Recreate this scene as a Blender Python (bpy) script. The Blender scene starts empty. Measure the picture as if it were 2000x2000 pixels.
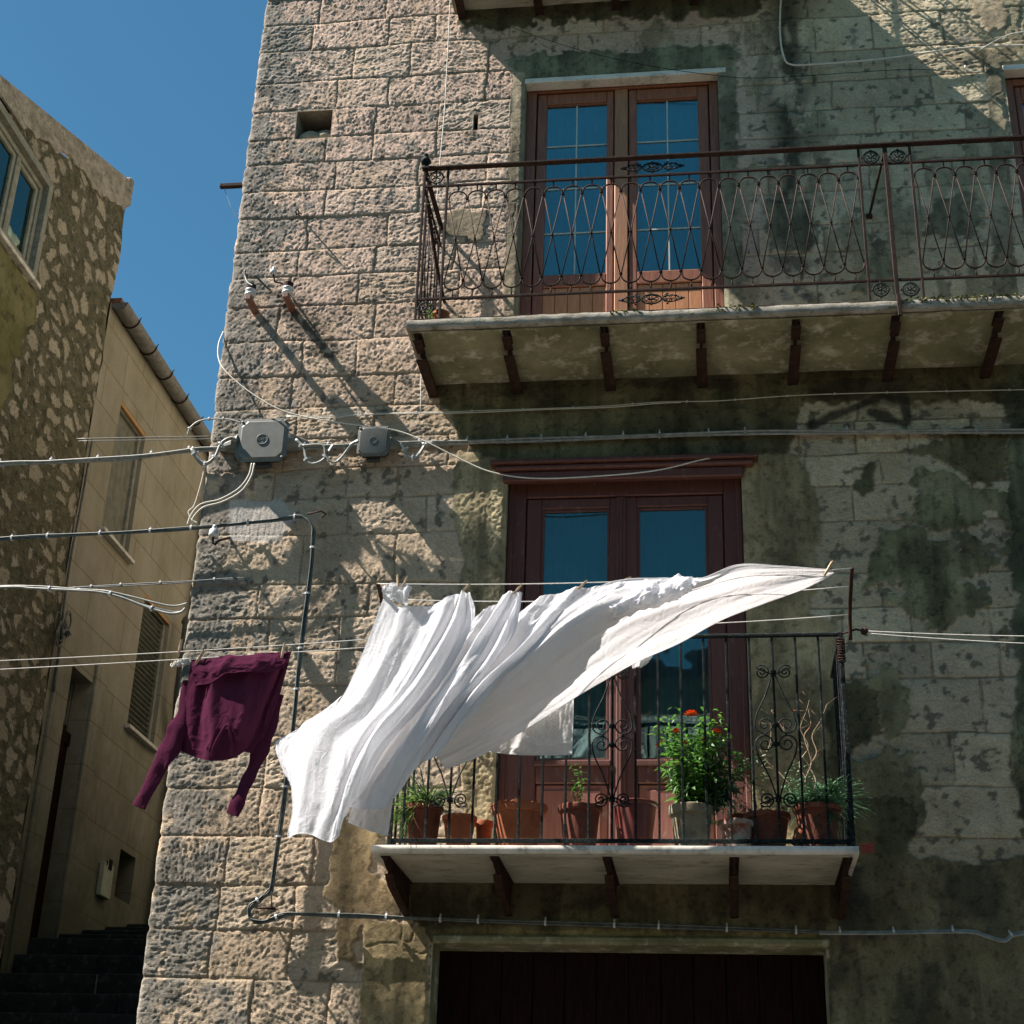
import bpy, math, random
import numpy as np
from mathutils import Vector, Matrix
R = math.radians
random.seed(7)
# ------------------------------------------------------------------ camera model
F, PITCH, YAW, ROLL, CZ, D = 3032.4, 0.43755, -0.13671, 0.03423, 1.6, 9.0
def cam_axes():
    f = np.array([math.sin(YAW)*math.cos(PITCH), math.cos(YAW)*math.cos(PITCH), math.sin(PITCH)])
    r = np.array([math.cos(YAW), -math.sin(YAW), 0.]); u = np.cross(r, f)
    c, s = math.cos(ROLL), math.sin(ROLL)
    return np.array([c*r+s*u, -s*r+c*u, f])
AX = cam_axes(); CP = np.array([0, 0, CZ])
def ray(u, v): return AX.T @ np.array([(u-1000)/F, (1000-v)/F, 1.])
def at(u, v, y=D):                 # point seen at photo pixel (u, v) lying in the plane y
    d = ray(u, v); return Vector(CP + d*(y/d[1]))
def atx(u, v, x):
    d = ray(u, v); return Vector(CP + d*(x/d[0]))
def atz(u, v, z):
    d = ray(u, v); return Vector(CP + d*((z-CZ)/d[2]))
def proj(x, y, z):
    q = AX @ (np.array([x, y, z], dtype=float)-CP.reshape(3)); return 1000+F*q[0]/q[2], 1000-F*q[1]/q[2]
K = 2000/1932.
# ------------------------------------------------------------------ helpers
COL = bpy.context.scene.collection
class MB:
    def __init__(s): s.v, s.f, s.m, s.mi = [], [], [], 0
    def add(s, vs, fs):
        o = len(s.v); s.v += [tuple(p) for p in vs]; s.f += [tuple(i+o for i in f) for f in fs]; s.m += [s.mi]*len(fs); return s
    def box(s, x0, x1, y0, y1, z0, z1, M=None):
        vs = [Vector((x, y, z)) for x in (x0, x1) for y in (y0, y1) for z in (z0, z1)]
        if M: vs = [M @ p for p in vs]
        return s.add(vs, [(0,1,3,2),(4,6,7,5),(0,4,5,1),(2,3,7,6),(0,2,6,4),(1,5,7,3)])
    def bbox(s, x0, x1, y0, y1, z0, z1, b=.004, M=None):   # chamfered box
        cs = [(x0,x1),(y0,y1),(z0,z1)]; b = min(b, (x1-x0)*.45, (y1-y0)*.45, (z1-z0)*.45)
        vs = []; idx = {}
        for i in (0,1):
            for j in (0,1):
                for k in (0,1):
                    for a in range(3):
                        p = [cs[0][i], cs[1][j], cs[2][k]]
                        for t, q in enumerate((i,j,k)):
                            if t != a: p[t] += b*(1-2*q)
                        idx[(i,j,k,a)] = len(vs); vs.append(Vector(p))
        fs = []
        for a in range(3):
            o = [t for t in range(3) if t != a]
            for s_ in (0,1):
                q = []
                for (c,d) in ((0,0),(1,0),(1,1),(0,1)):
                    k = [0,0,0]; k[a] = s_; k[o[0]] = c; k[o[1]] = d; q.append(idx[(*k, a)])
                fs.append(q)
        for a in range(3):
            o = [t for t in range(3) if t != a]
            for c in (0,1):
                for d in (0,1):
                    k0 = [0,0,0]; k0[o[0]] = c; k0[o[1]] = d; k1 = list(k0); k1[a] = 1
                    fs.append([idx[(*k0,o[0])], idx[(*k0,o[1])], idx[(*k1,o[1])], idx[(*k1,o[0])]])
        for i in (0,1):
            for j in (0,1):
                for k in (0,1): fs.append([idx[(i,j,k,0)], idx[(i,j,k,1)], idx[(i,j,k,2)]])
        if M: vs = [M @ p for p in vs]
        return s.add(vs, fs)
    def tube(s, pts, r, n=8, closed=False, cap=True, flat=1.0, up=None):
        pts = [Vector(p) for p in pts]; m = len(pts)
        rs = r if isinstance(r, (list, tuple)) else [r]*m
        T = []
        for i in range(m):
            a = pts[i-1] if i or closed else pts[0]; b = pts[(i+1) % m] if (i < m-1 or closed) else pts[-1]
            t = (b-a); T.append(t.normalized() if t.length > 1e-9 else Vector((0,0,1)))
        n0 = up if up is not None else (Vector((0,1,0)) if abs(T[0].y) < .9 else Vector((1,0,0)))
        N = (n0 - T[0]*n0.dot(T[0])).normalized(); vs = []; 
        for i in range(m):
            N = (N - T[i]*N.dot(T[i]))
            N = N.normalized() if N.length > 1e-6 else T[i].orthogonal().normalized()
            B = T[i].cross(N)
            for k in range(n):
                a = 2*math.pi*(k+.5)/n
                vs.append(pts[i] + (N*math.cos(a)*flat + B*math.sin(a))*rs[i])
        fs = []
        for i in range(m if closed else m-1):
            j = (i+1) % m
            for k in range(n):
                l = (k+1) % n; fs.append((i*n+k, i*n+l, j*n+l, j*n+k))
        if cap and not closed: fs += [tuple(range(n))[::-1], tuple((m-1)*n+k for k in range(n))]
        return s.add(vs, fs)
    def lathe(s, prof, c, n=24, axis=None, cap=False):   # prof: (r, h)
        A = axis.normalized() if axis else Vector((0,0,1)); X_ = A.orthogonal().normalized(); Y_ = A.cross(X_)
        vs = []; m = len(prof)
        for (r, h) in prof:
            for k in range(n):
                a = 2*math.pi*k/n; vs.append(Vector(c)+A*h+(X_*math.cos(a)+Y_*math.sin(a))*r)
        fs = [(i*n+k, i*n+(k+1)%n, (i+1)*n+(k+1)%n, (i+1)*n+k) for i in range(m-1) for k in range(n)]
        if cap: fs += [tuple(range(n))[::-1], tuple((m-1)*n+k for k in range(n))]
        return s.add(vs, fs)
    def grid(s, P):     # P[i][j] points
        n, m = len(P), len(P[0])
        return s.add([p for row in P for p in row], [(i*m+j, i*m+j+1, (i+1)*m+j+1, (i+1)*m+j) for i in range(n-1) for j in range(m-1)])
    def leaf(s, p, d, L, w, nrm=None, bend=.3):
        d = Vector(d).normalized(); n_ = Vector(nrm) if nrm else Vector((random.gauss(0,1), random.gauss(0,1), random.gauss(0,1)+.6))
        sd = d.cross(n_); sd = sd.normalized() if sd.length > 1e-5 else d.orthogonal().normalized(); up = sd.cross(d)
        p = Vector(p); a = p; m1 = p+d*L*.35+up*L*.06; m2 = p+d*L*.72-up*L*bend*.25; e = p+d*L*.96-up*L*bend
        return s.add([a, m1-sd*w/2, m1+sd*w/2, m2-sd*w*.36, m2+sd*w*.36, e], [(0,1,2),(1,3,4,2),(3,5,4)])
def mesh_of(name, mb, mats, smooth):
    me = bpy.data.meshes.new(name); me.from_pydata([tuple(p) for p in mb.v], [], mb.f)
    if not isinstance(mats, (list, tuple)): mats = [mats]
    for m in mats: me.materials.append(m)
    if len(mats) > 1: me.polygons.foreach_set('material_index', mb.m)
    if smooth: me.polygons.foreach_set('use_smooth', [True]*len(me.polygons))
    me.update(); return me
def obj(name, mb, mats, parent=None, label=None, smooth=False, loc=None):
    o = bpy.data.objects.new(name, mesh_of(name, mb, mats, smooth)); COL.objects.link(o)
    if parent is not None:
        o.parent = parent
        if loc is not None: o.location = loc
        elif parent.type == 'EMPTY': o.location = -parent.location
    if label: o['label'] = label
    return o
def thing(name, loc, label, cat, group=None):
    o = bpy.data.objects.new(name, None); COL.objects.link(o); o.location = loc
    o.empty_display_size = .1; o['label'] = label; o['category'] = cat
    if group: o['group'] = group
    return o
def tag(o, label, cat, group=None):
    o['label'] = label; o['category'] = cat
    if group: o['group'] = group
    return o
def copy_tree(o, parent=None):
    c = o.copy(); COL.objects.link(c); c.parent = parent
    for ch in list(o.children): copy_tree(ch, c)
    return c
def auto_smooth(o, ang=35):
    me = o.data; me.polygons.foreach_set('use_smooth', [True]*len(me.polygons))
    try: me.set_sharp_from_angle(angle=R(ang))
    except Exception: pass
    return o
def cat_rom(P, n):      # dense catmull-rom through list of Vectors/arrays
    P = [np.array(p, dtype=float) for p in P]; Q = [2*P[0]-P[1]]+P+[2*P[-1]-P[-2]]; out = []
    m = len(P)-1
    for i in range(n+1):
        t = i/n*m; k = min(int(t), m-1); t -= k
        p0, p1, p2, p3 = Q[k], Q[k+1], Q[k+2], Q[k+3]
        out.append(.5*((2*p1)+(-p0+p2)*t+(2*p0-5*p1+4*p2-p3)*t*t+(-p0+3*p1-3*p2+p3)*t**3))
    return out
def path(px, y=8.93, n=8):      # smooth wall-side path from photo pixels; items (u,v) or (u,v,y)
    P = [at(p[0], p[1], p[2] if len(p) > 2 else y) for p in px]
    return [Vector(q) for q in cat_rom(P, n*(len(P)-1))]
# ------------------------------------------------------------------ numpy noise
_rs = np.random.RandomState(5); _T = _rs.rand(512, 512)
def vn(x, y, s=0):
    x = np.asarray(x, dtype=float)+s*37.7; y = np.asarray(y, dtype=float)+s*91.3
    xi = np.floor(x).astype(int); yi = np.floor(y).astype(int); fx = x-xi; fy = y-yi
    fx = fx*fx*(3-2*fx); fy = fy*fy*(3-2*fy); g = lambda a, b: _T[a & 511, b & 511]
    return (g(xi,yi)*(1-fx)+g(xi+1,yi)*fx)*(1-fy)+(g(xi,yi+1)*(1-fx)+g(xi+1,yi+1)*fx)*fy
def fbm(x, y, o=4, s=0):
    t = 0; a = .5; n = 0
    for i in range(o): t = t+a*vn(x*2**i, y*2**i, s+i*3); n += a; a *= .55
    return t/n
def sst(a, b, x): t = np.clip((x-a)/(b-a), 0, 1); return t*t*(3-2*t)
# ------------------------------------------------------------------ materials
class NT:
    def __init__(s, name):
        s.m = bpy.data.materials.new(name); s.m.use_nodes = True; s.t = s.m.node_tree; s.t.nodes.clear()
        s.out = s.t.nodes.new('ShaderNodeOutputMaterial')
    def n(s, typ, **kw):
        nd = s.t.nodes.new(typ)
        for k, v in kw.items():
            if k[0] == '_': setattr(nd, k[1:], v)
            elif isinstance(v, bpy.types.NodeSocket): s.t.links.new(v, nd.inputs[k.replace('__', ' ')])
            else: nd.inputs[k.replace('__', ' ')].default_value = v
        return nd
    def coord(s, scale=(1,1,1), kind='Object', rot=(0,0,0)):
        tc = s.n('ShaderNodeTexCoord'); mp = s.n('ShaderNodeMapping', Vector=tc.outputs[kind]); mp.inputs['Scale'].default_value = scale
        mp.inputs['Rotation'].default_value = rot
        return mp.outputs[0]
    def noise(s, v, scale=5, detail=4, rough=.6, dist=0):
        return s.n('ShaderNodeTexNoise', Vector=v, Scale=scale, Detail=detail, Roughness=rough, Distortion=dist).outputs['Fac']
    def ramp(s, f, stops):
        r = s.n('ShaderNodeValToRGB', Fac=f); e = r.color_ramp.elements
        while len(e) < len(stops): e.new(.5)
        for i, (p, c) in enumerate(stops):
            e[i].position = p; e[i].color = (*c, 1) if isinstance(c, (tuple, list)) else (c, c, c, 1)
        return r.outputs[0]
    def mix(s, f, a, b, mode='MIX'):
        m = s.n('ShaderNodeMix', _data_type='RGBA', _blend_type=mode)
        for k, v in ((0, f), (6, a), (7, b)):
            if isinstance(v, bpy.types.NodeSocket): s.t.links.new(v, m.inputs[k])
            else: m.inputs[k].default_value = (v if k == 0 else ((*v, 1) if len(v) == 3 else v))
        return m.outputs[2]
    def bump(s, h, dist=.01, strength=1.0, prev=None):
        b = s.n('ShaderNodeBump', Height=h, Distance=dist, Strength=strength)
        if prev is not None: s.t.links.new(prev, b.inputs['Normal'])
        return b.outputs[0]
    def bsdf(s, col, rough=.8, normal=None, **kw):
        b = s.n('ShaderNodeBsdfPrincipled', Roughness=rough, **kw)
        if rough >= .7: b.inputs['Specular IOR Level'].default_value = .12
        if isinstance(col, bpy.types.NodeSocket): s.t.links.new(col, b.inputs['Base Color'])
        else: b.inputs['Base Color'].default_value = (*col, 1)
        if normal is not None: s.t.links.new(normal, b.inputs['Normal'])
        return b.outputs[0]
    def done(s, sh): s.t.links.new(sh, s.out.inputs[0]); return s.m
def mottled(name, c1, c2, scale=6, rough=.85, bump=.004, bscale=60, c3=None, stretch=(1,1,1), lo=.35, hi=.65, **kw):
    t = NT(name); v = t.coord(stretch); f = t.noise(v, scale, 6, .62)
    col = t.ramp(f, [(lo, c1), (hi, c2)])
    if c3: col = t.mix(t.ramp(t.noise(t.coord(stretch), scale*2.7, 5, .7), [(.52, 0.), (.68, 1.)]), col, c3)
    col = t.mix(.35, col, t.ramp(t.noise(v, scale*12, 3, .6), [(.3, .55), (.7, 1.)]), 'MULTIPLY')
    return t.done(t.bsdf(col, rough, t.bump(t.noise(v, bscale, 5, .7), bump), **kw))
M = {}
M['render'] = mottled('cement_render', (.17,.165,.12), (.28,.265,.19), 5, .92, .004, 90, (.13,.13,.09))
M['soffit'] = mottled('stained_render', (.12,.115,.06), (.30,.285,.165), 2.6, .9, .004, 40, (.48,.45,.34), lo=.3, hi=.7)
M['slab'] = mottled('weathered_slab', (.20,.18,.14), (.42,.38,.32), 7, .85, .004, 50, (.12,.13,.05), stretch=(1,1,2))
M['marble'] = mottled('marble', (.56,.53,.46), (.70,.67,.59), 3, .55, .001, 60, (.30,.29,.24))
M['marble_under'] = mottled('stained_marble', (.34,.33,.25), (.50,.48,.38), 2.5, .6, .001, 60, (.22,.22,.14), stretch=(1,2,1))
M['rust'] = mottled('rusty_iron', (.014,.008,.006), (.036,.020,.015), 22, .75, .0015, 90, (.06,.03,.02))
M['darkrust'] = mottled('old_beam_iron', (.014,.009,.007), (.05,.025,.017), 18, .75, .002, 80, (.07,.03,.015))
M['iron'] = mottled('dark_painted_iron', (.003,.005,.005), (.008,.013,.013), 25, .72, .0008, 90, (.05,.06,.055))
M['stone_reveal'] = mottled('niche_stone', (.24,.20,.14), (.38,.33,.25), 9, .95, .006, 60)
M['zinc'] = mottled('zinc', (.11,.115,.105), (.18,.18,.16), 8, .6, .001, 60, (.08,.05,.03))
M['terra'] = mottled('terracotta', (.26,.085,.04), (.36,.13,.065), 9, .85, .002, 80, (.20,.07,.04))
M['terra_dark'] = mottled('dark_terracotta', (.13,.045,.03), (.20,.07,.045), 9, .8, .002, 80, (.09,.04,.03))
M['terra_pale'] = mottled('pale_clay', (.20,.17,.11), (.30,.26,.18), 7, .9, .002, 80, (.16,.12,.07))
M['terra_white'] = mottled('limed_terracotta', (.24,.08,.045), (.42,.37,.31), 7, .9, .002, 80, lo=.42, hi=.56)
M['redplastic'] = mottled('oxblood_plastic', (.12,.022,.018), (.16,.035,.025), 5, .45, .0005, 40)
M['soil'] = mottled('soil', (.02,.014,.009), (.05,.035,.02), 30, 1, .006, 60)
M['peg'] = mottled('peg_wood', (.42,.30,.18), (.62,.48,.33), 60, .8, .0005, 90)
M['cable'] = mottled('grey_cable', (.16,.165,.14), (.30,.30,.26), 20, .5, .0006, 60)
M['cable_dark'] = mottled('dark_cable', (.04,.05,.045), (.11,.12,.105), 20, .5, .0006, 60)
M['clip'] = mottled('cable_clip', (.35,.36,.35), (.5,.5,.5), 20, .5, .0006, 60)
M['rope'] = mottled('washing_cord', (.55,.53,.47), (.72,.70,.64), 90, .8, .001, 200)
M['ivory'] = mottled('ivory_cable', (.50,.46,.38), (.62,.58,.48), 20, .6, .0006, 60)
M['pvc'] = mottled('grey_plastic', (.105,.105,.088), (.145,.145,.12), 9, .5, .0004, 90, (.10,.10,.08))
M['pvc_dark'] = mottled('dark_plastic', (.03,.032,.03), (.045,.05,.045), 9, .5, .0004, 90)
M['porcelain'] = mottled('porcelain', (.50,.50,.48), (.66,.66,.63), 9, .25, .0003, 60, (.3,.22,.15))
M['brownpot'] = mottled('brown_ceramic', (.12,.05,.03), (.22,.09,.05), 20, .5, .001, 60)
M['frame_grey'] = mottled('grey_painted_frame', (.20,.205,.17), (.30,.30,.25), 12, .7, .001, 60, (.14,.14,.10))
M['shutter'] = mottled('grey_green_shutter', (.12,.125,.10), (.19,.19,.155), 9, .75, .001, 60)
M['meter'] = mottled('meter_box_paint', (.30,.33,.22), (.40,.42,.30), 9, .6, .0006, 60)
M['steps'] = mottled('lava_stone_steps', (.010,.013,.012), (.026,.030,.027), 5, .8, .003, 50, (.05,.06,.055))
M['step_joint'] = mottled('joint_mortar', (.10,.13,.12), (.18,.2,.18), 20, .9, .002, 50)
M['ground'] = mottled('cobble_ground', (.06,.056,.05), (.11,.10,.09), 4, .9, .01, 20)
M['moss'] = mottled('moss', (.06,.07,.015), (.13,.13,.035), 25, 1, .006, 60)
M['black'] = mottled('dark_interior', (.004,.004,.004), (.007,.006,.005), 5, .9, .001, 20)
M['bud'] = mottled('red_bud', (.22,.02,.02), (.3,.05,.03), 20, .7, .001, 60)
M['twig'] = mottled('twig_bark', (.16,.12,.08), (.26,.21,.14), 30, .9, .001, 90)
M['thread'] = mottled('embroidery_thread', (.28,.28,.27), (.36,.36,.34), 50, .9, .0005, 90)
def wood(name, c1, c2, rough=.55, c3=None, sc=1.0, grain=(9,9,.8)):
    t = NT(name); v = t.coord(grain); f = t.noise(v, 7*sc, 6, .6, .6)
    col = t.ramp(f, [(.3, c1), (.7, c2)])
    if c3: col = t.mix(t.ramp(t.noise(t.coord((1,1,.4)), 16, 5, .75), [(.60, 0.), (.68, 1.)]), col, c3)
    return t.done(t.bsdf(col, rough, t.bump(f, .0012)))
M['wood_new'] = wood('varnished_door_wood', (.15,.048,.022), (.28,.105,.048), .45)
M['wood_mid'] = wood('varnished_mullion_wood', (.22,.095,.042), (.36,.165,.075), .45)
M['wood_panel'] = wood('varnished_panel_wood', (.34,.14,.055), (.50,.22,.09), .45)
M['wood_old'] = wood('old_red_brown_paint', (.058,.015,.009), (.100,.029,.016), .6, (.13,.075,.055))
M['wood_old2'] = wood('faded_red_paint', (.15,.05,.032), (.23,.085,.055), .65, (.22,.16,.12))
M['wood_garage'] = wood('dark_garage_planks', (.004,.0016,.001), (.020,.007,.004), .95)
M['wood_pale'] = wood('bare_pine', (.28,.16,.07), (.42,.26,.12), .7)
def leafmat(name, c1, c2, tr=.35, c3=None):
    t = NT(name); f = t.noise(t.coord(), 45, 2, .5)
    col = t.ramp(f, [(.35, c1), (.62, c2)] + ([(.74, c3)] if c3 else []))
    d = t.bsdf(col, .5); tl = t.n('ShaderNodeBsdfTranslucent'); t.t.links.new(col, tl.inputs[0])
    mx = t.n('ShaderNodeMixShader', Fac=tr); t.t.links.new(d, mx.inputs[1]); t.t.links.new(tl.outputs[0], mx.inputs[2])
    return t.done(mx.outputs[0])
M['leaf'] = leafmat('marigold_leaf', (.03,.11,.018), (.10,.25,.03), .45, (.26,.32,.04))
M['leaf_dark'] = leafmat('dark_leaf', (.02,.06,.02), (.05,.12,.04))
M['leaf_grass'] = leafmat('grassy_leaf', (.06,.14,.03), (.20,.28,.08), .35, (.34,.32,.14))
M['leaf_silver'] = leafmat('succulent_leaf', (.07,.17,.08), (.20,.34,.18), .3)
M['leaf_olive'] = leafmat('olive_leaf', (.12,.14,.08), (.26,.27,.18), .25)
M['flower'] = leafmat('orange_red_petal', (.60,.04,.008), (.80,.12,.015), .3)
def cloth_mat(name, c, tr, wr=.0009, sc=(1,1,1)):
    t = NT(name); v = t.coord(sc)
    f = t.noise(v, 30, 6, .66, 1.2); w = t.noise(v, 500, 3, .6)
    rn = t.n('ShaderNodeTexNoise', Vector=v, Scale=9., Detail=2., Roughness=.5, Distortion=1.5).outputs['Fac']; cr = t.ramp(rn, [(.42, 0.), (.5, 1.), (.58, 0.)])
    nb = t.bump(cr, wr*2.5, .5, t.bump(f, wr*3.4, 1.0, t.bump(w, .0005)))
    col = t.mix(t.noise(v, 3, 2, .5), tuple(x*.95 for x in c), c)
    d = t.n('ShaderNodeBsdfDiffuse', Roughness=.6, Normal=nb); t.t.links.new(col, d.inputs[0])
    tl = t.n('ShaderNodeBsdfTranslucent', Normal=nb); t.t.links.new(col, tl.inputs[0])
    mx = t.n('ShaderNodeMixShader', Fac=tr); t.t.links.new(d.outputs[0], mx.inputs[1]); t.t.links.new(tl.outputs[0], mx.inputs[2])
    return t.done(mx.outputs[0])
M['cotton'] = cloth_mat('white_cotton', (.86,.86,.88), .42)
M['cotton_shaded'] = cloth_mat('white_cotton_shaded', (.82,.80,.80), .30)  # duller, less translucent copy of the cotton, so the big sheet's underside looks shaded
M['cotton_fine'] = cloth_mat('fine_white_linen', (.76,.76,.75), .35)
M['jersey'] = cloth_mat('plum_jersey', (.088,.021,.046), .06, .0006)
def glass_mat(name, tint, refl=.30, rough=.02):
    t = NT(name); v = t.coord((1,1,1)); nb = t.bump(t.noise(v, 2.2, 2, .5), .004)
    g = t.n('ShaderNodeBsdfGlossy', Roughness=rough, Normal=nb); g.inputs[0].default_value = (.75,1,.85,1)
    tr = t.n('ShaderNodeBsdfTransparent'); tr.inputs[0].default_value = (*tint, 1)
    lw = t.n('ShaderNodeFresnel', IOR=1.5); ma = t.n('ShaderNodeMath', _operation='ADD'); t.t.links.new(lw.outputs[0], ma.inputs[0]); ma.inputs[1].default_value = refl
    mx = t.n('ShaderNodeMixShader'); t.t.links.new(ma.outputs[0], mx.inputs[0]); t.t.links.new(tr.outputs[0], mx.inputs[1]); t.t.links.new(g.outputs[0], mx.inputs[2])
    return t.done(mx.outputs[0])
M['glass'] = glass_mat('window_glass', (.45,.75,.85), .10)
M['glass_old'] = glass_mat('old_window_glass', (.45,.65,.72), .05)
M['glass_blue'] = glass_mat('side_window_glass', (.3,.5,.6), .10)
def curtain_mat():
    t = NT('sheer_curtain'); v = t.coord((1,1,.5)); f = t.noise(v, 3, 4, .6)
    return t.done(t.bsdf(t.ramp(f, [(.3, (.14,.22,.23)), (.7, (.44,.52,.52))]), .9, t.bump(f, .01)))
M['curtain'] = curtain_mat()
M['muntin'] = mottled('white_glazing_strip', (.42,.44,.38), (.52,.54,.46), 20, .5, .0003, 40)
def facade_mat():
    t = NT('ashlar_and_render'); a = t.n('ShaderNodeAttribute', _attribute_name='Col'); v = t.coord()
    f1 = t.noise(v, 70, 6, .7, .3); f2 = t.noise(v, 240, 3, .6)
    tool = t.noise(t.coord((1.0, 1, 3.0), rot=(0, R(32), 0)), 58, 4, .66, .9)
    c = t.mix(.6, a.outputs['Color'], t.ramp(f1, [(.30, .48), (.62, 1.12)]), 'MULTIPLY')
    c = t.mix(.3, c, t.ramp(tool, [(.3, .6), (.62, 1.12)]), 'MULTIPLY')
    c = t.mix(.25, c, t.ramp(f2, [(.3, .5), (.7, 1.)]), 'MULTIPLY')
    hm = t.n('ShaderNodeMath', _operation='MULTIPLY'); t.t.links.new(tool, hm.inputs[0]); t.t.links.new(a.outputs['Alpha'], hm.inputs[1])
    nb = t.bump(f2, .0018, .9, t.bump(f1, .004, .8, t.bump(hm.outputs[0], .011, 1.0)))
    return t.done(t.bsdf(c, .93, nb))
M['facade'] = facade_mat()
def rubble_mat():
    t = NT('rubble_wall'); v = t.coord((1, 1.0, 1.35)); wv = t.n('ShaderNodeTexNoise', Vector=v, Scale=7., Detail=5., Roughness=.7)
    vv = t.n('ShaderNodeVectorMath', _operation='ADD'); t.t.links.new(v, vv.inputs[0])
    sc = t.n('ShaderNodeVectorMath', _operation='SCALE', Scale=.26); t.t.links.new(wv.outputs['Color'], sc.inputs[0]); t.t.links.new(sc.outputs[0], vv.inputs[1])
    vo = t.n('ShaderNodeTexVoronoi', Vector=vv.outputs[0], Scale=3.7, _feature='F1'); ed = t.n('ShaderNodeTexVoronoi', Vector=vv.outputs[0], Scale=3.7, _feature='DISTANCE_TO_EDGE')
    n1 = t.noise(v, 1.5, 6, .7); n2 = t.noise(v, 24, 6, .72)
    m = t.n('ShaderNodeMath', _operation='MULTIPLY_ADD'); t.t.links.new(n1, m.inputs[0]); m.inputs[1].default_value = -.33; 
    t.t.links.new(ed.outputs['Distance'], m.inputs[2])
    m2 = t.n('ShaderNodeMath', _operation='MULTIPLY_ADD'); t.t.links.new(n2, m2.inputs[0]); m2.inputs[1].default_value = .16; t.t.links.new(m.outputs[0], m2.inputs[2])
    mask = t.ramp(m2.outputs[0], [(.02, 0.), (.10, 1.)])
    stone = t.mix(vo.outputs['Color'], (.40,.355,.26), (.58,.52,.40)); stone = t.mix(t.ramp(n2, [(.5, 0.), (.68, .8)]), stone, (.17,.15,.10))
    mort = t.ramp(t.noise(v, 9, 6, .75), [(.33, (.06,.06,.035)), (.62, (.22,.205,.13))])
    c = t.mix(mask, mort, stone)
    h = t.n('ShaderNodeMath', _operation='MULTIPLY_ADD'); t.t.links.new(mask, h.inputs[0]); h.inputs[1].default_value = .7; t.t.links.new(n2, h.inputs[2])
    return t.done(t.bsdf(c, .95, t.bump(h.outputs[0], .05)))
M['rubble'] = rubble_mat()
def street_render():
    t = NT('ochre_render'); v = t.coord(); 
    sp_ = t.n('ShaderNodeSeparateXYZ', Vector=v); cb = t.n('ShaderNodeCombineXYZ', X=sp_.outputs[1], Y=sp_.outputs[2]); br = t.n('ShaderNodeTexBrick', Vector=cb.outputs[0], Scale=1.0, _offset=.5)
    br.inputs['Brick Width'].default_value = .9; br.inputs['Row Height'].default_value = .42; br.inputs['Mortar Size'].default_value = .008
    br.inputs['Color1'].default_value = (.35,.325,.26,1); br.inputs['Color2'].default_value = (.325,.30,.24,1); br.inputs['Mortar'].default_value = (.24,.205,.14,1)
    st = t.noise(t.coord((1,1.3,.8)), 1.3, 6, .7)
    c = t.mix(.7, br.outputs[0], t.ramp(st, [(.30, (.55,.55,.42)), (.60, (1.,1.,1.))]), 'MULTIPLY')
    c = t.mix(.5, c, t.ramp(t.noise(v, 55, 5, .7), [(.3, .55), (.65, 1.05)]), 'MULTIPLY')
    alley_shade = t.n('ShaderNodeMath', _operation='MULTIPLY_ADD'); t.t.links.new(t.noise(v, 1.6, 6, .75), alley_shade.inputs[0]); alley_shade.inputs[1].default_value = 4.5; t.t.links.new(sp_.outputs[2], alley_shade.inputs[2])
    dr = t.n('ShaderNodeMapRange', Value=alley_shade.outputs[0]); dr.inputs[1].default_value = 6.2; dr.inputs[2].default_value = 8.4; dr.inputs[3].default_value = .85; dr.inputs[4].default_value = 0
    c = t.mix(dr.outputs[0], c, (.085,.09,.05))  # alley shade painted in as a mossy dark tone towards the base
    return t.done(t.bsdf(c, .93, t.bump(t.noise(v, 85, 5, .7), .006)))
M['ochre'] = street_render()

# ------------------------------------------------------------------ facade
XL = -3.33
def zof(u, v): return at(u, v).z
def xof(u, v): return at(u, v).x
edge_u = lambda v: 518 - v*.118
cv = [48,100,163,219,273,322,375,427,491,542,600,669,739,800,860,920,978,1047,1143,1208,1273,1339,1439,1540,1634,1727,1814,1912]
courses = sorted([at(edge_u(v)+60, v).z for v in cv])
lo = courses[0]
while lo > -.3: lo -= .36; courses.insert(0, lo)
hi = courses[-1]
while hi < 13: hi += .255; courses.append(hi)
courses = np.array(courses)
# openings (x0,x1,z0,z1,depth)
OPEN = dict(upper=(-1.245, .165, 6.86, 9.40, .14), lower=(-1.275, .235, 3.50, 6.10, .12), garage=(-1.61, .61, -.1, 3.12, .30),
            topright=(2.18, 3.5, 6.86, 9.27, .14))
nz0 = at(575, 272); nz1 = at(650, 214)
OPEN['niche'] = (nz0.x, at(645, 268).x, nz0.z, nz1.z, .28)
sl = at(929, 238); OPEN['slot'] = (sl.x-.018, sl.x+.018, sl.z-.075, sl.z+.07, .12)
def axis_grid(segs, snaps):
    out = []
    for a, b, st in segs:
        n = max(1, int(round((b-a)/st))); out += list(np.linspace(a, b, n+1)[:-1])
    out.append(segs[-1][1]); out = np.array(out)
    for s_ in snaps: out[np.argmin(abs(out-s_))] = s_
    return np.unique(out)
xs = axis_grid([(XL, -.85, .0066), (-.85, 2.75, .0105), (2.75, 4.6, .06)], [v for o in OPEN.values() for v in o[:2]])
zs = axis_grid([(-.1, 2.3, .06), (2.3, 10.6, .0074), (10.6, 12.4, .06)], [v for o in OPEN.values() for v in o[2:4]])
GX, GZ = np.meshgrid(xs, zs)       # rows z
print('facade grid', GX.shape)
def uv_of(X, Z, y=D):
    q = np.stack([X, np.full_like(X, y), Z-CZ], -1) @ AX.T
    return 1000+F*q[...,0]/q[...,2], 1000-F*q[...,1]/q[...,2]
U, V = uv_of(GX, GZ)
wu = (fbm(GX*9, GZ*9, 6, 11)-.5)*60; wv_ = (fbm(GX*9, GZ*9, 6, 23)-.5)*60
UW, VW = U+wu, V+wv_
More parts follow.
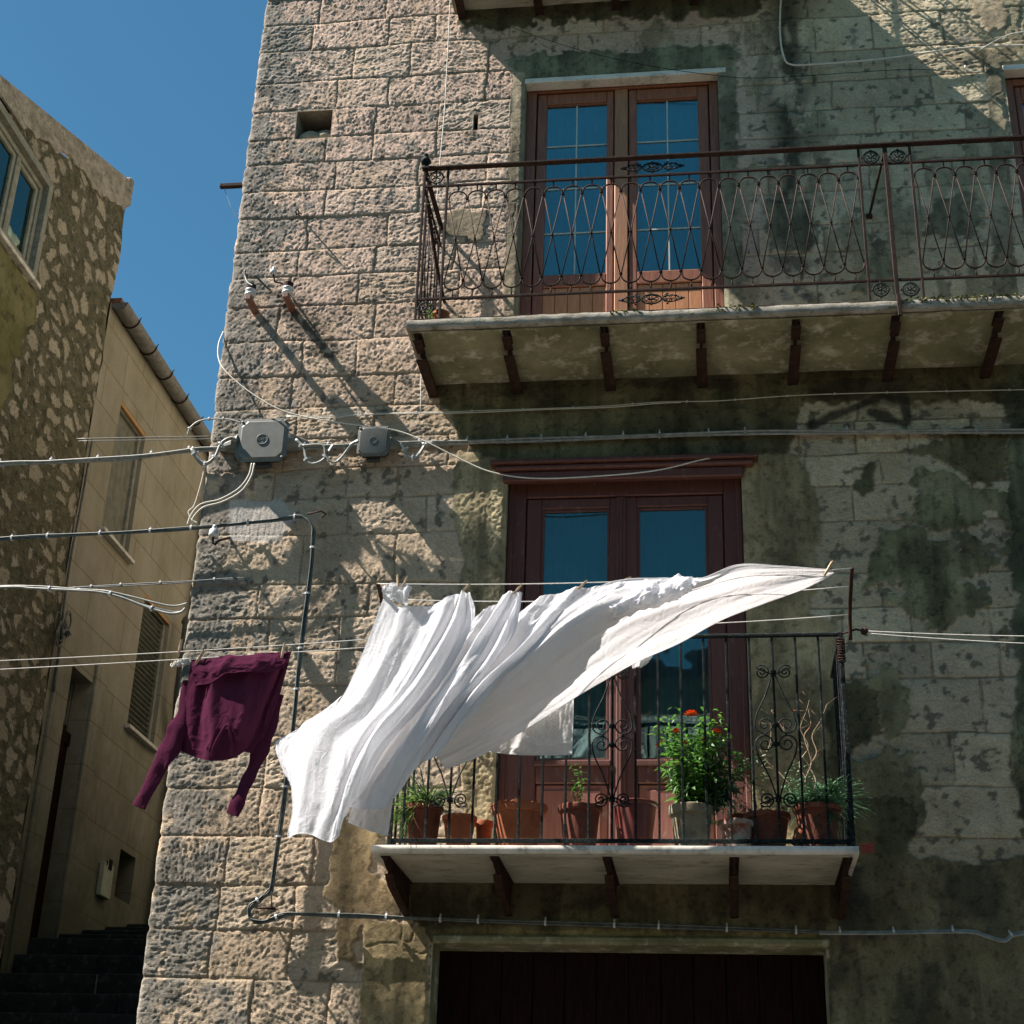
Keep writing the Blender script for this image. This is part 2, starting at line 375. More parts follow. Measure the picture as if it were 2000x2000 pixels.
def poly(pts, rag=1.0):
    u = U+wu*rag; v = V+wv_*rag; ins = np.zeros(u.shape, bool); n = len(pts)
    for i in range(n):
        x1, y1 = pts[i]; x2, y2 = pts[(i+1) % n]
        c = ((y1 > v) != (y2 > v)) & (u < (x2-x1)*(v-y1)/((y2-y1) if y2 != y1 else 1e-9)+x1); ins ^= c
    return ins
def blur(a, k=1):
    a = a.astype(float)
    for _ in range(k):
        b = a.copy(); b[1:-1,1:-1] = (a[1:-1,1:-1]*2+a[:-2,1:-1]+a[2:,1:-1]+a[1:-1,:-2]+a[1:-1,2:])/6; a = b
    return a
# blocks
zw = GZ+(fbm(GX*2.2, GZ*2.2, 3, 2)-.5)*.035; ci = np.clip(np.searchsorted(courses, zw)-1, 0, len(courses)-2)
dz = np.minimum(zw-courses[ci], courses[ci+1]-zw)
rsb = np.random.RandomState(3); dx = np.full(GX.shape, 9.); bid = np.zeros(GX.shape, int)
for c in range(len(courses)-1):
    m = ci == c; h = courses[c+1]-courses[c]; e = [XL-.02]; x = XL
    while x < 5: x += rsb.uniform(1.0, 2.4)*h*(1.0 if h > .3 else 1.15)+.05; e.append(x)
    e = np.array(e); xx = GX[m]+(vn(GZ[m]*7, GX[m]*3, 4)-.5)*.02; k = np.clip(np.searchsorted(e, xx)-1, 0, len(e)-2)
    dx[m] = np.minimum(xx-e[k], e[k+1]-xx); dx[m] = np.where(e[k] < XL, e[k+1]-xx, dx[m]); bid[m] = c*40+k
hb = _T[bid % 512, (bid*7+13) % 512]; hb2 = _T[(bid*3) % 512, (bid*11+5) % 512]; hb3 = _T[(bid*5+9) % 512, (bid*2) % 512]
ed = np.minimum(dx, dz)
joint_n = fbm(GX*14, GZ*14, 3, 31)
joint = 1-sst(.002, .009, ed-(joint_n-.5)*.010)
rnd = 1-sst(.0, .03, ed)
th = (hb2-.5)*1.6-.5; ca, sa = np.cos(th), np.sin(th)
warp = (fbm(GX*11, GZ*11, 2, 41)-.5)*1.8
bu = (GX*ca+GZ*sa)/.046+warp*1.3; bv = (-GX*sa+GZ*ca)/.0135+warp*1.6
w1 = vn(bu, bv, 51); w2 = vn(bu*1.9+7, bv*1.9, 52); w3 = vn(bu*.5+3, bv*.5, 53)
chis = (1-abs(2*w1-1))*.6+w2*.28+(w3)*.3
big = fbm(GX*5, GZ*5, 3, 61)
rough_amt = .55+.9*hb3
pits = sst(.66, .8, fbm(GX*26, GZ*26, 3, 71))
fine = vn(GX/.014+warp, GZ/.014, 57)-.5
H_stone = (hb-.5)*.007+(chis-.55)*.0058*rough_amt+fine*.0036+(big-.5)*.008-.0048*joint-.001*rnd-.003*pits
# ---- zones
plaster = np.zeros(GX.shape); darkness = np.ones(GX.shape)
tone = np.zeros(GX.shape+(3,))
def C3(c): return np.array(c)[None,None,:]
grey_g = np.array((.125,.135,.105)); olive = np.array((.225,.20,.13)); darkc = np.array((.055,.055,.04))
pl_masks = [
 ([(1000,140),(1035,150),(1016,640),(982,640)], (.24,.23,.19), .25),
 ([(985,118),(1060,108),(1200,100),(1400,90),(1440,95),(1440,150),(1395,150),(1030,162)], (.12,.145,.115), .6),
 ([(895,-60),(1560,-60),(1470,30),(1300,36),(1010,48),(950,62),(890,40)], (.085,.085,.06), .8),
 ([(1398,120),(1437,120),(1452,640),(1408,640)], (.17,.18,.15), .35),
 ([(1900,95),(2050,80),(2050,130),(1960,138),(1990,620),(1940,620),(1930,130)], (.20,.20,.16), .4),
 ([(1495,390),(1585,395),(1590,490),(1500,492)], (.14,.15,.12), .6),
 ([(1818,385),(1905,380),(1915,450),(1800,470)], (.14,.15,.12), .6),
 ([(1700,480),(1735,470),(1745,560),(1665,575)], (.14,.15,.12), .6),
 ([(868,415),(950,410),(945,470),(868,462)], (.27,.25,.20), .4),
 ([(1890,-10),(1960,-20),(1975,50),(1930,60)], (.24,.22,.18), .5),
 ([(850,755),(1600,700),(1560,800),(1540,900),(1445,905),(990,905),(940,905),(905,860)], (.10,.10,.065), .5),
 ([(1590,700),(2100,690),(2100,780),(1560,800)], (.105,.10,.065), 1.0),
 ([(893,880),(1000,905),(985,1660),(905,1660),(895,1300),(905,1090),(885,1010)], (.25,.235,.17), .4),
 ([(1440,900),(1560,880),(1600,1000),(1590,1200),(1640,1230),(1620,1400),(1650,1660),(1455,1660)], (.25,.235,.165), .6),
 ([(1705,1028),(1800,1030),(1840,1080),(1850,1145),(1828,1208),(1790,1200),(1790,1150),(1727,1143),(1676,1155),(1700,1120),(1706,1052)], (.13,.145,.10), .8),
 ([(1796,962),(1843,962),(1872,1017),(1835,1035),(1796,1028)], (.13,.145,.10), .8),
 ([(1690,900),(1715,905),(1712,960),(1668,958)], (.11,.12,.085), .8),
 ([(1620,1340),(1640,1330),(1720,1345),(1722,1440),(1665,1470),(1640,1560),(1770,1560),(1800,1600),(1780,1680),(1690,1690),(1620,1660)], (.085,.095,.065), .9),
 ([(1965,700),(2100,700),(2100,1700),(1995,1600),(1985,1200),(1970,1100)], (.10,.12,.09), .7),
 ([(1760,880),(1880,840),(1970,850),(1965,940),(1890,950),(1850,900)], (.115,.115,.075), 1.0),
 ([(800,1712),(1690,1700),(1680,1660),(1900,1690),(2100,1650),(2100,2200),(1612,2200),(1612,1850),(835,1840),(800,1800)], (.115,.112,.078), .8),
 ([(845,1812),(1612,1824),(1612,1858),(845,1846)], (.20,.185,.10), .5),
 ([(712,1795),(832,1812),(845,2100),(700,2100)], (.285,.255,.165), .25),
 ([(652,1600),(735,1590),(740,1700),(800,1790),(715,1800),(690,1900),(655,1880),(640,1700)], (.25,.21,.14), 1.0),
]
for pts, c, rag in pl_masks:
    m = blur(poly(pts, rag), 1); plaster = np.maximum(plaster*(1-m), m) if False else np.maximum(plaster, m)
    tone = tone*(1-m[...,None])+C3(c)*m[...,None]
# random leftover render patches in the shaded right-hand wall
rp = sst(.555, .575, fbm(GX*2.3, GZ*2.3, 5, 81))*((U > 1580) & (V > 720) & (V < 1720))
rp = np.maximum(rp, sst(.60,.64, fbm(GX*5.1, GZ*2.1, 5, 385))*((U > 1000) & (V < 650))*.6)
tone = np.where((plaster > .5)[...,None], tone, tone*(plaster[...,None] > 0)+C3((.13,.135,.095))*(rp > .02)[...,None]*(plaster[...,None] <= 0))
rpl = (rp*(plaster < .5))[...,None]
leftp = (U < 900)
tone = tone*(1-rpl)+np.where(leftp[...,None], C3((.30,.25,.185)), C3((.16,.17,.12)))*rpl
plaster = np.maximum(plaster, rp)
# niche surrounds stay stone; white scraped block
scr = blur(poly([(450,978),(547,975),(575,1010),(545,1062),(452,1060)], .35), 2)
smooth_erode = blur(poly([(560,1040),(860,1040),(870,1110),(640,1115),(420,1160),(430,1215),(365,1215),(380,1120),(480,1100)], .9), 4)
# ---- colour
pink = np.array((.65,.465,.355)); cream = np.array((.66,.55,.41)); warm = np.array((.58,.44,.30)); mort = np.array((.40,.285,.175))
hf = sst(5.5, 8.5, GZ)[...,None]
right = sst(.2, .8, GX)[...,None]
base = (pink*hf+warm*(1-hf))*(.85+.3*hb[...,None])
base = base*(1-.45*hb2[...,None])+cream*(.45*hb2[...,None])
base = base*(1-right)+(np.array((.62,.52,.35)) if True else 0)*right*(.8+.4*hb[...,None])
base = base*(.80+.38*big[...,None])*(.82+.30*(chis[...,None]-.3))
ochre_n = sst(.5, .72, fbm(GX*6, GZ*3, 4, 91))[...,None]
base = base*(1-.25*ochre_n)+np.array((.42,.29,.14))*.25*ochre_n
lf = 1-sst(0, .75, GX-XL)                                   # lichen grey near the corner
lich = sst(.50, .60, fbm(GX*7, GZ*7, 5, 101)*.72+.30*lf*(.5+.9*fbm(GX*1.1, GZ*1.1, 3, 105))*1.15)
lichc = np.array((.25,.235,.20))*(.6+.8*fbm(GX*40, GZ*40, 2, 103)[...,None])
base = base*(1-.82*lich[...,None])+lichc*.82*lich[...,None]
spots = sst(.60, .70, fbm(GX*19, GZ*19, 4, 111)+.06*lf-.02)[...,None]
base = base*(1-.75*spots)+np.array((.10,.095,.075))*.75*spots
jj = joint[...,None]*.85; base = base*(1-jj)+mort*.85*jj*(1-.3*right)
base = base*(1-.8*scr[...,None])+np.array((.60,.56,.50))*.8*scr[...,None]
pn = fbm(GX*4, GZ*4, 5, 121)[...,None]; pn2 = fbm(GX*13, GZ*5, 4, 125)[...,None]
pn3 = sst(.42,.60,fbm(GX*2.6, GZ*2.0, 6, 127))[...,None]
drip = sst(.50,.68,fbm(GX*11, GZ*.9, 4, 211))[...,None]; speck = sst(.56,.70,fbm(GX*34, GZ*30, 4, 213))[...,None]
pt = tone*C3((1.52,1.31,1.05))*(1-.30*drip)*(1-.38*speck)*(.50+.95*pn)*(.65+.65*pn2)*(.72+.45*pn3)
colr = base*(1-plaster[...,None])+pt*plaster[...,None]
# black lichen streak beside the upper door, noise-broken dark bands elsewhere
streak = np.exp(-((U-(1536+.02*V))/42.)**2)*(V < 400)*sst(.38,.62, fbm(GX*9, GZ*4, 5, 131)+.12)
streak = np.maximum(streak, np.exp(-((U-1560)/70.)**2)*(V > 500)*(V < 640)*sst(.45,.62,fbm(GX*9,GZ*6,5,133))*.8)
streak = np.maximum(streak, np.exp(-((U-570-.75*(V-600))/34.)**2)*(V > 560)*(V < 700)*sst(.35,.55,fbm(GX*18,GZ*18,4,137))*.95)  # dark diagonal patch running through the insulators
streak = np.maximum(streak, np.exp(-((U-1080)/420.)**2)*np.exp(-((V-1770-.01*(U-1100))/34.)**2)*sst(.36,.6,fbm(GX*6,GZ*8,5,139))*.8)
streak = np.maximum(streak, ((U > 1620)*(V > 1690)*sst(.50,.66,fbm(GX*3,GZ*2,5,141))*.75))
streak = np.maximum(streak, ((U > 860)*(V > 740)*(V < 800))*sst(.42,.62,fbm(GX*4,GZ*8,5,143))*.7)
# charred cable scar on the right
def pdist(pts):
    d = np.full(U.shape, 1e9)
    for (x1,y1),(x2,y2) in zip(pts[:-1], pts[1:]):
        L = (x2-x1)**2+(y2-y1)**2; t = np.clip(((U-x1)*(x2-x1)+(V-y1)*(y2-y1))/L, 0, 1); d = np.minimum(d, np.hypot(U-x1-t*(x2-x1), V-y1-t*(y2-y1)))
    return d
scar = pdist([(1585,832),(1660,800),(1720,775),(1770,780),(1772,825)]); scar = np.minimum(scar, pdist([(1700,805),(1765,830)]))
streak = np.maximum(streak, 1-sst(5, 15, scar+wu*.25))
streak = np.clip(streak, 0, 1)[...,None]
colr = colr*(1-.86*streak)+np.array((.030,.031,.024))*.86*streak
brick = blur(poly([(1683,1648),(1708,1645),(1706,1664),(1682,1665)], .1), 1)[...,None]; colr = colr*(1-brick)+np.array((.22,.05,.04))*brick
colr = np.clip(colr, .008, .8)
crack = sst(.985, 1.0, 1-abs(fbm(GX*1.7, GZ*1.7, 4, 151)-.5)*2.2)
H_pl = .009+(fbm(GX*30, GZ*30, 3, 161)-.5)*.004+(big-.5)*.012-.004*crack
stip = (blur(poly([(893,905),(985,905),(975,1660),(905,1660)], .3), 3))
H_pl = H_pl+stip*(vn(GX/.016, GZ/.016, 171)-.5)*.006
H_stone = H_stone*(1-.3*smooth_erode)-.006*smooth_erode*big
scrm = scr; H_stone = H_stone*(1-.7*scrm)+scrm*(.0022*(vn(GX/.011+warp, GZ/.07, 191)-.5))
HH = H_stone*(1-plaster)+H_pl*plaster
# keep the rims of openings flat so the reveals join
for k, (x0,x1,z0,z1,d) in OPEN.items():
    dd = np.maximum(np.maximum(x0-GX, GX-x1), np.maximum(z0-GZ, GZ-z1)); HH = HH*sst(.0, .03, dd)
PX = GX.copy(); rim = np.exp(-(GX-XL)/.02)
PX += rim*((fbm(GZ*9, GZ*0, 4, 181)-.5)*.028+.012*(1-sst(0,.03,dz)))
PY = D-HH+rim*.02*fbm(GZ*8, GZ*0+3, 3, 185)+(np.exp(-(GX-XL)/.008))*.02
nr, nc = GX.shape
co = np.stack([PX, PY, GZ], -1).reshape(-1, 3)
I = np.arange(nr*nc).reshape(nr, nc)
xc = (xs[:-1]+xs[1:])/2; zc = (zs[:-1]+zs[1:])/2; XC, ZC = np.meshgrid(xc, zc); keep = np.ones(XC.shape, bool)
for (x0,x1,z0,z1,d) in OPEN.values(): keep &= ~((XC > x0) & (XC < x1) & (ZC > z0) & (ZC < z1))
Q = np.stack([I[:-1,:-1], I[:-1,1:], I[1:,1:], I[1:,:-1]], -1)[keep]
used = np.zeros(nr*nc, bool); used[Q.ravel()] = True; remap = np.cumsum(used)-1
me = bpy.data.meshes.new('street_wall'); me.vertices.add(int(used.sum())); me.vertices.foreach_set('co', co[used].ravel().astype(np.float32))
nq = len(Q); me.loops.add(nq*4); me.loops.foreach_set('vertex_index', remap[Q].ravel().astype(np.int32))
me.polygons.add(nq); me.polygons.foreach_set('loop_start', np.arange(0, nq*4, 4, dtype=np.int32)); me.polygons.foreach_set('loop_total', np.full(nq, 4, np.int32))
me.polygons.foreach_set('use_smooth', np.ones(nq, bool)); me.update(calc_edges=True); me.validate()
ca_ = me.color_attributes.new('Col', 'FLOAT_COLOR', 'POINT')
cc = np.concatenate([colr, (1-plaster*.8-.12*(1-plaster)*scr)[..., None]], -1).reshape(-1, 4)[used]; ca_.data.foreach_set('color', cc.ravel().astype(np.float32))
me.materials.append(M['facade'])
BLD = thing('stone_building', (0, 11, 0), 'tall old limestone house with patched grey render, brown french doors and two railed balconies', 'building')
wall = bpy.data.objects.new('street_wall', me); COL.objects.link(wall); wall.parent = BLD; wall.location = -BLD.location
# side, rear and roof mass of the house
mb = MB(); mb.box(XL+.06, 4.58, 9.45, 21, -.1, 12.38); mb.box(XL+.012, XL+.06, 9.02, 21, -.1, 12.38); mb.box(4.54, 4.58, 9.02, 9.45, -.1, 12.38)
sw = obj('side_wall', mb, M['stone_reveal'], BLD)
mb = MB(); mb.box(XL-.15, 4.8, 8.85, 21.2, 12.385, 12.5); obj('roof', mb, M['slab'], BLD)

def reveal(name, key, mat, floor=True, label=None):
    x0,x1,z0,z1,d = OPEN[key]; mb = MB(); t = .02; y0, y1 = D+.0005, D+d
    mb.box(x0-t, x0, y0, y1, z0-t, z1+t); mb.box(x1, x1+t, y0, y1, z0-t, z1+t); mb.box(x0, x1, y0, y1, z1, z1+t)
    if floor: mb.box(x0, x1, y0, y1, z0-t, z0)
    return obj(name, mb, mat, BLD, label)
reveal('door_reveal', 'upper', M['render']); reveal('door_reveal', 'lower', M['render']); reveal('garage_reveal', 'garage', M['soffit'], False); reveal('door_reveal', 'topright', M['render'])
reveal('niche', 'niche', M['stone_reveal'], label='small square putlog niche with stones inside'); reveal('niche', 'slot', M['stone_reveal'], label='narrow vertical slot in the wall')
mb = MB(); o = OPEN['niche']; mb.box(o[0], o[1], D+.275, D+.28, o[2], o[3]); obj('niche_back', mb, M['black'], BLD); mb = MB(); o = OPEN['slot']; mb.box(o[0], o[1], D+.115, D+.12, o[2], o[3]); obj('niche_back', mb, M['black'], BLD)
# loose stones in the niche
def rock(c, r, seed, name='loose_stone', lab='', mat=None):
    mb = MB(); n, m = 14, 9; rr = random.Random(seed); ph = [rr.uniform(0, 6) for _ in range(6)]; P = []
    for i in range(m+1):
        a = math.pi*i/m; row = []
        for j in range(n+1):
            b = 2*math.pi*(j % n)/n; k = 1+.13*math.sin(2*b+ph[0])*math.sin(a)+.10*math.sin(3*b+ph[1]+2*a)+.07*math.sin(5*a+ph[2])
            row.append(Vector((c[0]+r[0]*k*math.sin(a)*math.cos(b), c[1]+r[1]*k*math.sin(a)*math.sin(b), c[2]+r[2]*k*math.cos(a))))
        P.append(row)
    mb.grid(P); o = obj(name, mb, mat or M['stone_reveal'], smooth=True); return tag(o, lab, 'stone', 'loose stones in the wall niche')
o = OPEN['niche']; nz = o[2]
rock((o[0]+.11, D+.08, nz+.065), (.10,.05,.050), 1, lab='lumpy pale stone at the front of the wall niche')
rock((o[1]-.05, D+.07, nz+.055), (.055,.04,.042), 2, lab='small stone in the right front corner of the wall niche')
rock((o[1]-.09, D+.16, nz+.135), (.085,.06,.05), 3, lab='flat stone at the back right of the wall niche')
rock((o[0]+.05, D+.17, nz+.13), (.06,.05,.05), 4, lab='rounded stone at the back left of the wall niche')

# ------------------------------------------------------------------ doors
def fr(mb, x0, x1, z0, z1, w, y0, y1, b=.004):      # rectangular frame, butt jointed
    mb.bbox(x0, x0+w, y0, y1, z0, z1, b); mb.bbox(x1-w, x1, y0, y1, z0, z1, b); mb.bbox(x0+w, x1-w, y0, y1, z1-w, z1, b); mb.bbox(x0+w, x1-w, y0, y1, z0, z0+w, b)
def french_upper(key, label, YD=9.09):
    x0, x1, z0, z1, d = OPEN[key]
    g = lambda u, v: at(700+u/2.76, v/2.76, YD)
    if key == 'upper':
        L = g(915, 800).x; Rr = at(1300+270/2.76, 400/2.76, YD).x
        gl = [(g(1008,900).x, g(1336,900).x), (g(1500,900).x, at(1300+178/2.76, 800/2.76, YD).x)]
        zt = g(1170, 460).z; zg1 = g(1170, 548).z; zg0 = g(1170, 1470).z; zp = g(1170, 1530).z; mul = (g(1380,900).x, g(1452,900).x)
        zm = [g(1170, q).z for q in (770, 1000, 1240)]
    else:
        L = x0+.02; Rr = x1-.02; w = Rr-L; u0 = OPEN['upper']; zt = 9.22; zg1, zg0, zp = 9.04, 7.68, 7.60
        gl = [(L+w*.08, L+w*.40), (L+w*.57, L+w*.90)]; mul = (L+w*.455, L+w*.525); zm = [zg0+(zg1-zg0)*q for q in (.75,.5,.25)]
    root = MB(); W = .052
    root.bbox(x0+.002, L+W, YD, D+d, z0, zt, .003); root.bbox(Rr-W, x1-.002, YD, D+d, z0, zt, .003); root.bbox(L+W, Rr-W, YD, D+d, zt-W, zt, .003)
    fo = obj('french_door', root, M['wood_new'], BLD, label)
    mm = MB(); mm.bbox(mul[0], mul[1], YD+.006, YD+.06, z0, zt-W, .006); obj('mullion', mm, M['wood_mid'], fo, smooth=False)
    for i, (ga, gb) in enumerate(gl):
        la = L+W+.008 if i == 0 else mul[1]+.008; lb = mul[0]-.008 if i == 0 else Rr-W-.008; top = zt-W-.008
        m = MB(); y0, y1 = YD+.014, YD+.06
        m.bbox(la, ga, y0, y1, z0+.01, top, .006); m.bbox(gb, lb, y0, y1, z0+.01, top, .006); m.bbox(ga, gb, y0, y1, zg1, top, .006)
        m.bbox(ga, gb, y0, y1, zp-.01, zg0, .006)
        m.box(ga, gb, YD+.028, YD+.04, zg1-.012, zg1)
        obj('door_leaf', m, M['wood_new'], fo)
        m = MB(); n = 5; ww = (gb-ga)/n
        for k in range(n): m.bbox(ga+k*ww, ga+(k+1)*ww-.003, YD+.026, YD+.05, z0+.02, zp-.014, .004)
        obj('door_panel', m, M['wood_panel'], fo)
        m = MB(); m.box(ga, gb, YD+.040, YD+.044, zg0, zg1); obj('pane', m, M['glass'], fo)
        m = MB(); xm = (ga+gb)/2; m.box(xm-.005, xm+.005, YD+.034, YD+.0385, zg0, zg1)
        for z in zm: m.box(ga, gb, YD+.0335, YD+.038, z-.005, z+.005)
        obj('glazing_bars', m, M['muntin'], fo)
        m = MB(); P = []
        for a in range(61):
            x = ga-.04+(gb-ga+.08)*a/60; P.append([Vector((x, YD+.13+.012*math.sin(a*1.3+i)+.006*math.sin(a*.6), z)) for z in (zg0-.1, zg1+.05)])
        m.grid(P); obj('curtain', m, M['curtain'], fo, smooth=True)
    return fo
french_upper('upper', 'varnished brown french door with white glazing bars on the upper balcony')
french_upper('topright', 'brown french door cut off by the right edge of the photo')
for key, zt, in (('upper', 0), ('topright', 0)):       # pale marble lintel strips
    x0, x1, z0, z1, d = OPEN[key]; mb = MB(); mb.bbox(x0-.005, x1+(.06 if key == 'upper' else 0), D-.012, D+.085, z1-.045, z1-.002, .004); obj('lintel', mb, M['marble'], BLD)
# lower door
YD = 9.075; g1 = lambda u, v: at(700+u/2.76, 600+v/2.76, YD); g4 = lambda u, v: at(700+u/2.76, 1300+v/2.76, YD)
x0, x1, z0, z1, d = OPEN['lower']
lw = MB(); La, Lb = x0+.002, x1-.002; zt = z1-.002; fw = .115
lw.bbox(La, La+fw, YD, D+d, z0, zt, .006); lw.bbox(Lb-fw, Lb, YD, D+d, z0, zt, .006); lw.bbox(La+fw, Lb-fw, YD, D+d, zt-fw, zt, .006)
lw.bbox(La, La+.035, YD-.02, YD, z0, zt, .006); lw.bbox(Lb-.035, Lb, YD-.02, YD, z0, zt, .006)
ldoor = obj('french_door', lw, M['wood_old'], BLD, 'dark red-brown wooden french door behind the laundry on the lower balcony')
gA = (at(1063, 1000, YD).x, at(1186, 1000, YD).x); gB = (at(1249, 1000, YD).x, at(1377, 1000, YD).x)
zg1 = at(1125, 996, YD).z; zg0 = at(1125, 1300+492/2.76, YD).z; xm = at(1213, 1000, YD).x
for i, (ga, gb) in enumerate((gA, gB)):
    la = La+fw+.006 if i == 0 else xm+.004; lb = xm-.004 if i == 0 else Lb-fw-.006; top = zt-fw-.006; m = MB()
    y0, y1 = YD+.012, YD+.058
    m.bbox(la, ga-.018, y0, y1, z0+.01, top, .006); m.bbox(gb+.018, lb, y0, y1, z0+.01, top, .006); m.bbox(ga-.018, gb+.018, y0, y1, zg1+.018, top, .006)
    m.bbox(ga-.018, gb+.018, y0, y1, zg0-.16, zg0-.02, .006)
    fr(m, ga-.018, gb+.018, zg0-.02, zg1+.018, .02, y0+.012, y1-.006, .003)
    m.bbox(ga-.03, gb+.03, y0-.022, y0, zg0-.055, zg0-.02, .006)
    zz = zg0-.32
    m.bbox(ga-.018, gb+.018, y0, y1, z0+.012, z0+.09, .006)
    obj('door_leaf', m, M['wood_old'], ldoor)
    m = MB(); m.bbox(ga-.016, gb+.016, y0+.014, y1-.01, z0+.092, zg0-.162, .012); m.bbox(ga+.03, gb-.03, y0+.004, y0+.0135, z0+.13, zg0-.20, .008); obj('door_panel', m, M['wood_old2'], ldoor)
    m = MB(); m.box(ga, gb, y0+.024, y0+.028, zg0, zg1); obj('pane', m, M['glass_old'], ldoor)
    m = MB(); P = []
    for a in range(51):
        x = ga-.05+(gb-ga+.1)*a/50; P.append([Vector((x, YD+.17+.014*math.sin(a*.9+i*2), z)) for z in (zg0-.1, zg1+.05)])
    m.grid(P); obj('curtain', m, M['curtain'], ldoor, smooth=True)
m = MB(); m.bbox(xm-.03, xm+.03, YD-.006, YD+.010, z0+.01, zt-fw-.008, .006); m.bbox(xm-.006, xm+.006, YD-.018, YD-.006, z0+.01, zt-fw-.01, .003); obj('meeting_stile', m, M['wood_old2'] if False else M['wood_old'], ldoor)
# wooden cornice over the lower door
ca0 = at(953.6+4, 919, 8.93); ca1 = at(1481, 897, 8.93); m = MB()
m.bbox(ca0.x, ca1.x, 8.90, D+.01, z1+.055, z1+.085, .006); m.bbox(ca0.x+.03, ca1.x-.03, 8.925, D+.01, z1+.02, z1+.053, .01); m.bbox(ca0.x+.08, ca1.x-.10, 8.955, D+.01, z1-.05, z1+.018, .008)
obj('door_cornice', m, M['wood_old'], ldoor)
# garage
x0, x1, z0, z1, d = OPEN['garage']; gm = MB(); n = 12; w = (x1-x0)/n
for k in range(n): gm.bbox(x0+k*w+.002, x0+(k+1)*w-.003, D+.24, D+.28, 0.02, z1-.001, .005)
gd = obj('garage_door', gm, M['wood_garage'], BLD, 'almost black plank garage door under the lower balcony')
gm = MB(); gm.bbox(x0-.0, x1+.02, D-.03, D+.05, z1+.002, z1+.05, .012); 
obj('garage_lintel', gm, M['soffit'], BLD, 'crumbling ledge over the garage door')

# ------------------------------------------------------------------ balconies
def noisy_box(x0, x1, y0, y1, z0, z1, nx, amp, seed, n2=4):
    """slab with slightly chipped front edge"""
    mb = MB(); rr = random.Random(seed); P = []
    prof = [(y1, z0), (y0+.02, z0), (y0+.006, z0+.004), (y0, z0+.012), (y0, z1-.012), (y0+.004, z1-.002), (y0+.014, z1), (y1, z1)]
    for i in range(nx+1):
        x = x0+(x1-x0)*i/nx; a = float(fbm(np.array(x*7.), np.array(seed*1.), 4, seed))-.5; b = float(fbm(np.array(x*9.), np.array(seed+5.), 4, seed+1))-.5
        P.append([Vector((x, y+(a*amp if 0 < k < 7 else 0), z+(b*amp*.7 if 2 <= k <= 6 else 0))) for k, (y, z) in enumerate(prof)])
    mb.grid(P); m = len(prof); mb.add([p for p in P[0]], [tuple(range(m))]); mb.add([p for p in P[-1]], [tuple(range(m))[::-1]]); return mb
# ---- upper balcony (slab is the part; ironwork are its sub-parts)
UZ0, UZ1, UY = 6.82, 6.885, 8.283
ub = obj('balcony', noisy_box(-1.86, 4.3, UY, D+.01, UZ0, UZ1, 300, .014, 3), M['slab'], BLD, 'long upper balcony with mossy stone edge and looped iron railing', smooth=False)
auto_smooth(ub, 40)
sf = MB(); P = []
for i in range(160):
    x = -1.84+(4.25+1.84)*i/159; P.append([Vector((x, UY+.035+(D-UY-.035)*j/20, UZ0-.004-.010*float(fbm(np.array(x*5), np.array(j*.4), 4, 7)))) for j in range(21)])
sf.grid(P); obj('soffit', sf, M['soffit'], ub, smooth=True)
ms = MB(); rr = random.Random(4)
for (ua, ubx) in ((1395, 1480), (1765, 2000), (1190, 1250)):
    xa, xb = at(ua, 600, UY).x, at(ubx, 600, UY).x
    for k in range(int((xb-xa)*420)):
        x = rr.uniform(xa, xb); c = Vector((x, UY+rr.uniform(-.006, .02), UZ1-rr.uniform(-.008, .030))); r = rr.uniform(.004, .011)
        ms.leaf(c, (rr.uniform(-1,1), -rr.random(), rr.uniform(-.3,1)), r*2, r*1.6)
mo_ = obj('moss', ms, M['moss'], ub); mo_['kind'] = 'stuff'
bk = [(785,615),(955,617),(1140,612),(1322,605),(1502,597),(1690,590),(1885,582)]
first = None
for (u, v) in bk:
    p = atz(u*K, v*K+4, UZ0)
    if first is None:
        m = MB(); m.box(-.026, .026, 8.335, 8.50, -.012, -.006); m.box(-.006, .006, 8.335, 8.50, -.055, -.012); m.bbox(-.028, .028, 8.335, 8.50, -.062, -.055, .002)
        m.box(-.008, .008, 8.50, 9.02, -.095, -.012); m.bbox(-.034, .034, 8.50, 9.02, -.106, -.095, .002)
        first = obj('bracket', m, M['darkrust'], ub, loc=(p.x, 0, UZ0))
    else:
        c = first.copy(); COL.objects.link(c); c.parent = ub; c.location = (p.x, 0, UZ0)
# ironwork of the upper balcony, plane y = RY
RY = 8.315
zr = lambda u, v: at(u, v, RY).z
c4 = lambda u, v: (700+u/2.76, v/2.76); c5 = lambda u, v: (1300+u/2.76, v/2.76)
zTop = zr(*c4(700, 893)); zSec = zr(*c4(700, 990)); zBot = zr(*c4(500, 1608)); zBase = UZ1
zA = zr(*c4(540, 1033)); zN = zr(*c4(590, 1072)); zNb = zr(*c4(560, 1512)); zAb = zr(*c4(510, 1562))
xPostL = at(*c4(345, 910), RY).x+.02; xIn = at(*c4(480, 1000), RY).x; xIn2 = at(*c5(1045, 900), RY).x; xPostR = at(*c5(1170, 800), RY).x+.012; xIn3 = at(*c5(1322, 880), RY).x
rail = MB(); XE = 3.9
rail.bbox(xPostL-.02, XE, RY-.022, RY+.022, zTop-.007, zTop+.007, .002)
rail.bbox(xPostL, XE, RY-.008, RY+.008, zSec-.008, zSec+.008, .002); rail.bbox(xPostL, XE, RY-.008, RY+.008, zBot-.008, zBot+.008, .002)
rail.bbox(xPostL-.02, XE, RY-.020, RY+.014, zBase+.001, zBase+.010, .002)
for x in (xPostL, xIn, xIn2, xIn3): rail.bbox(x-.008, x+.008, RY-.0085, RY+.0085, zBase+.010, zTop-.007, .002)
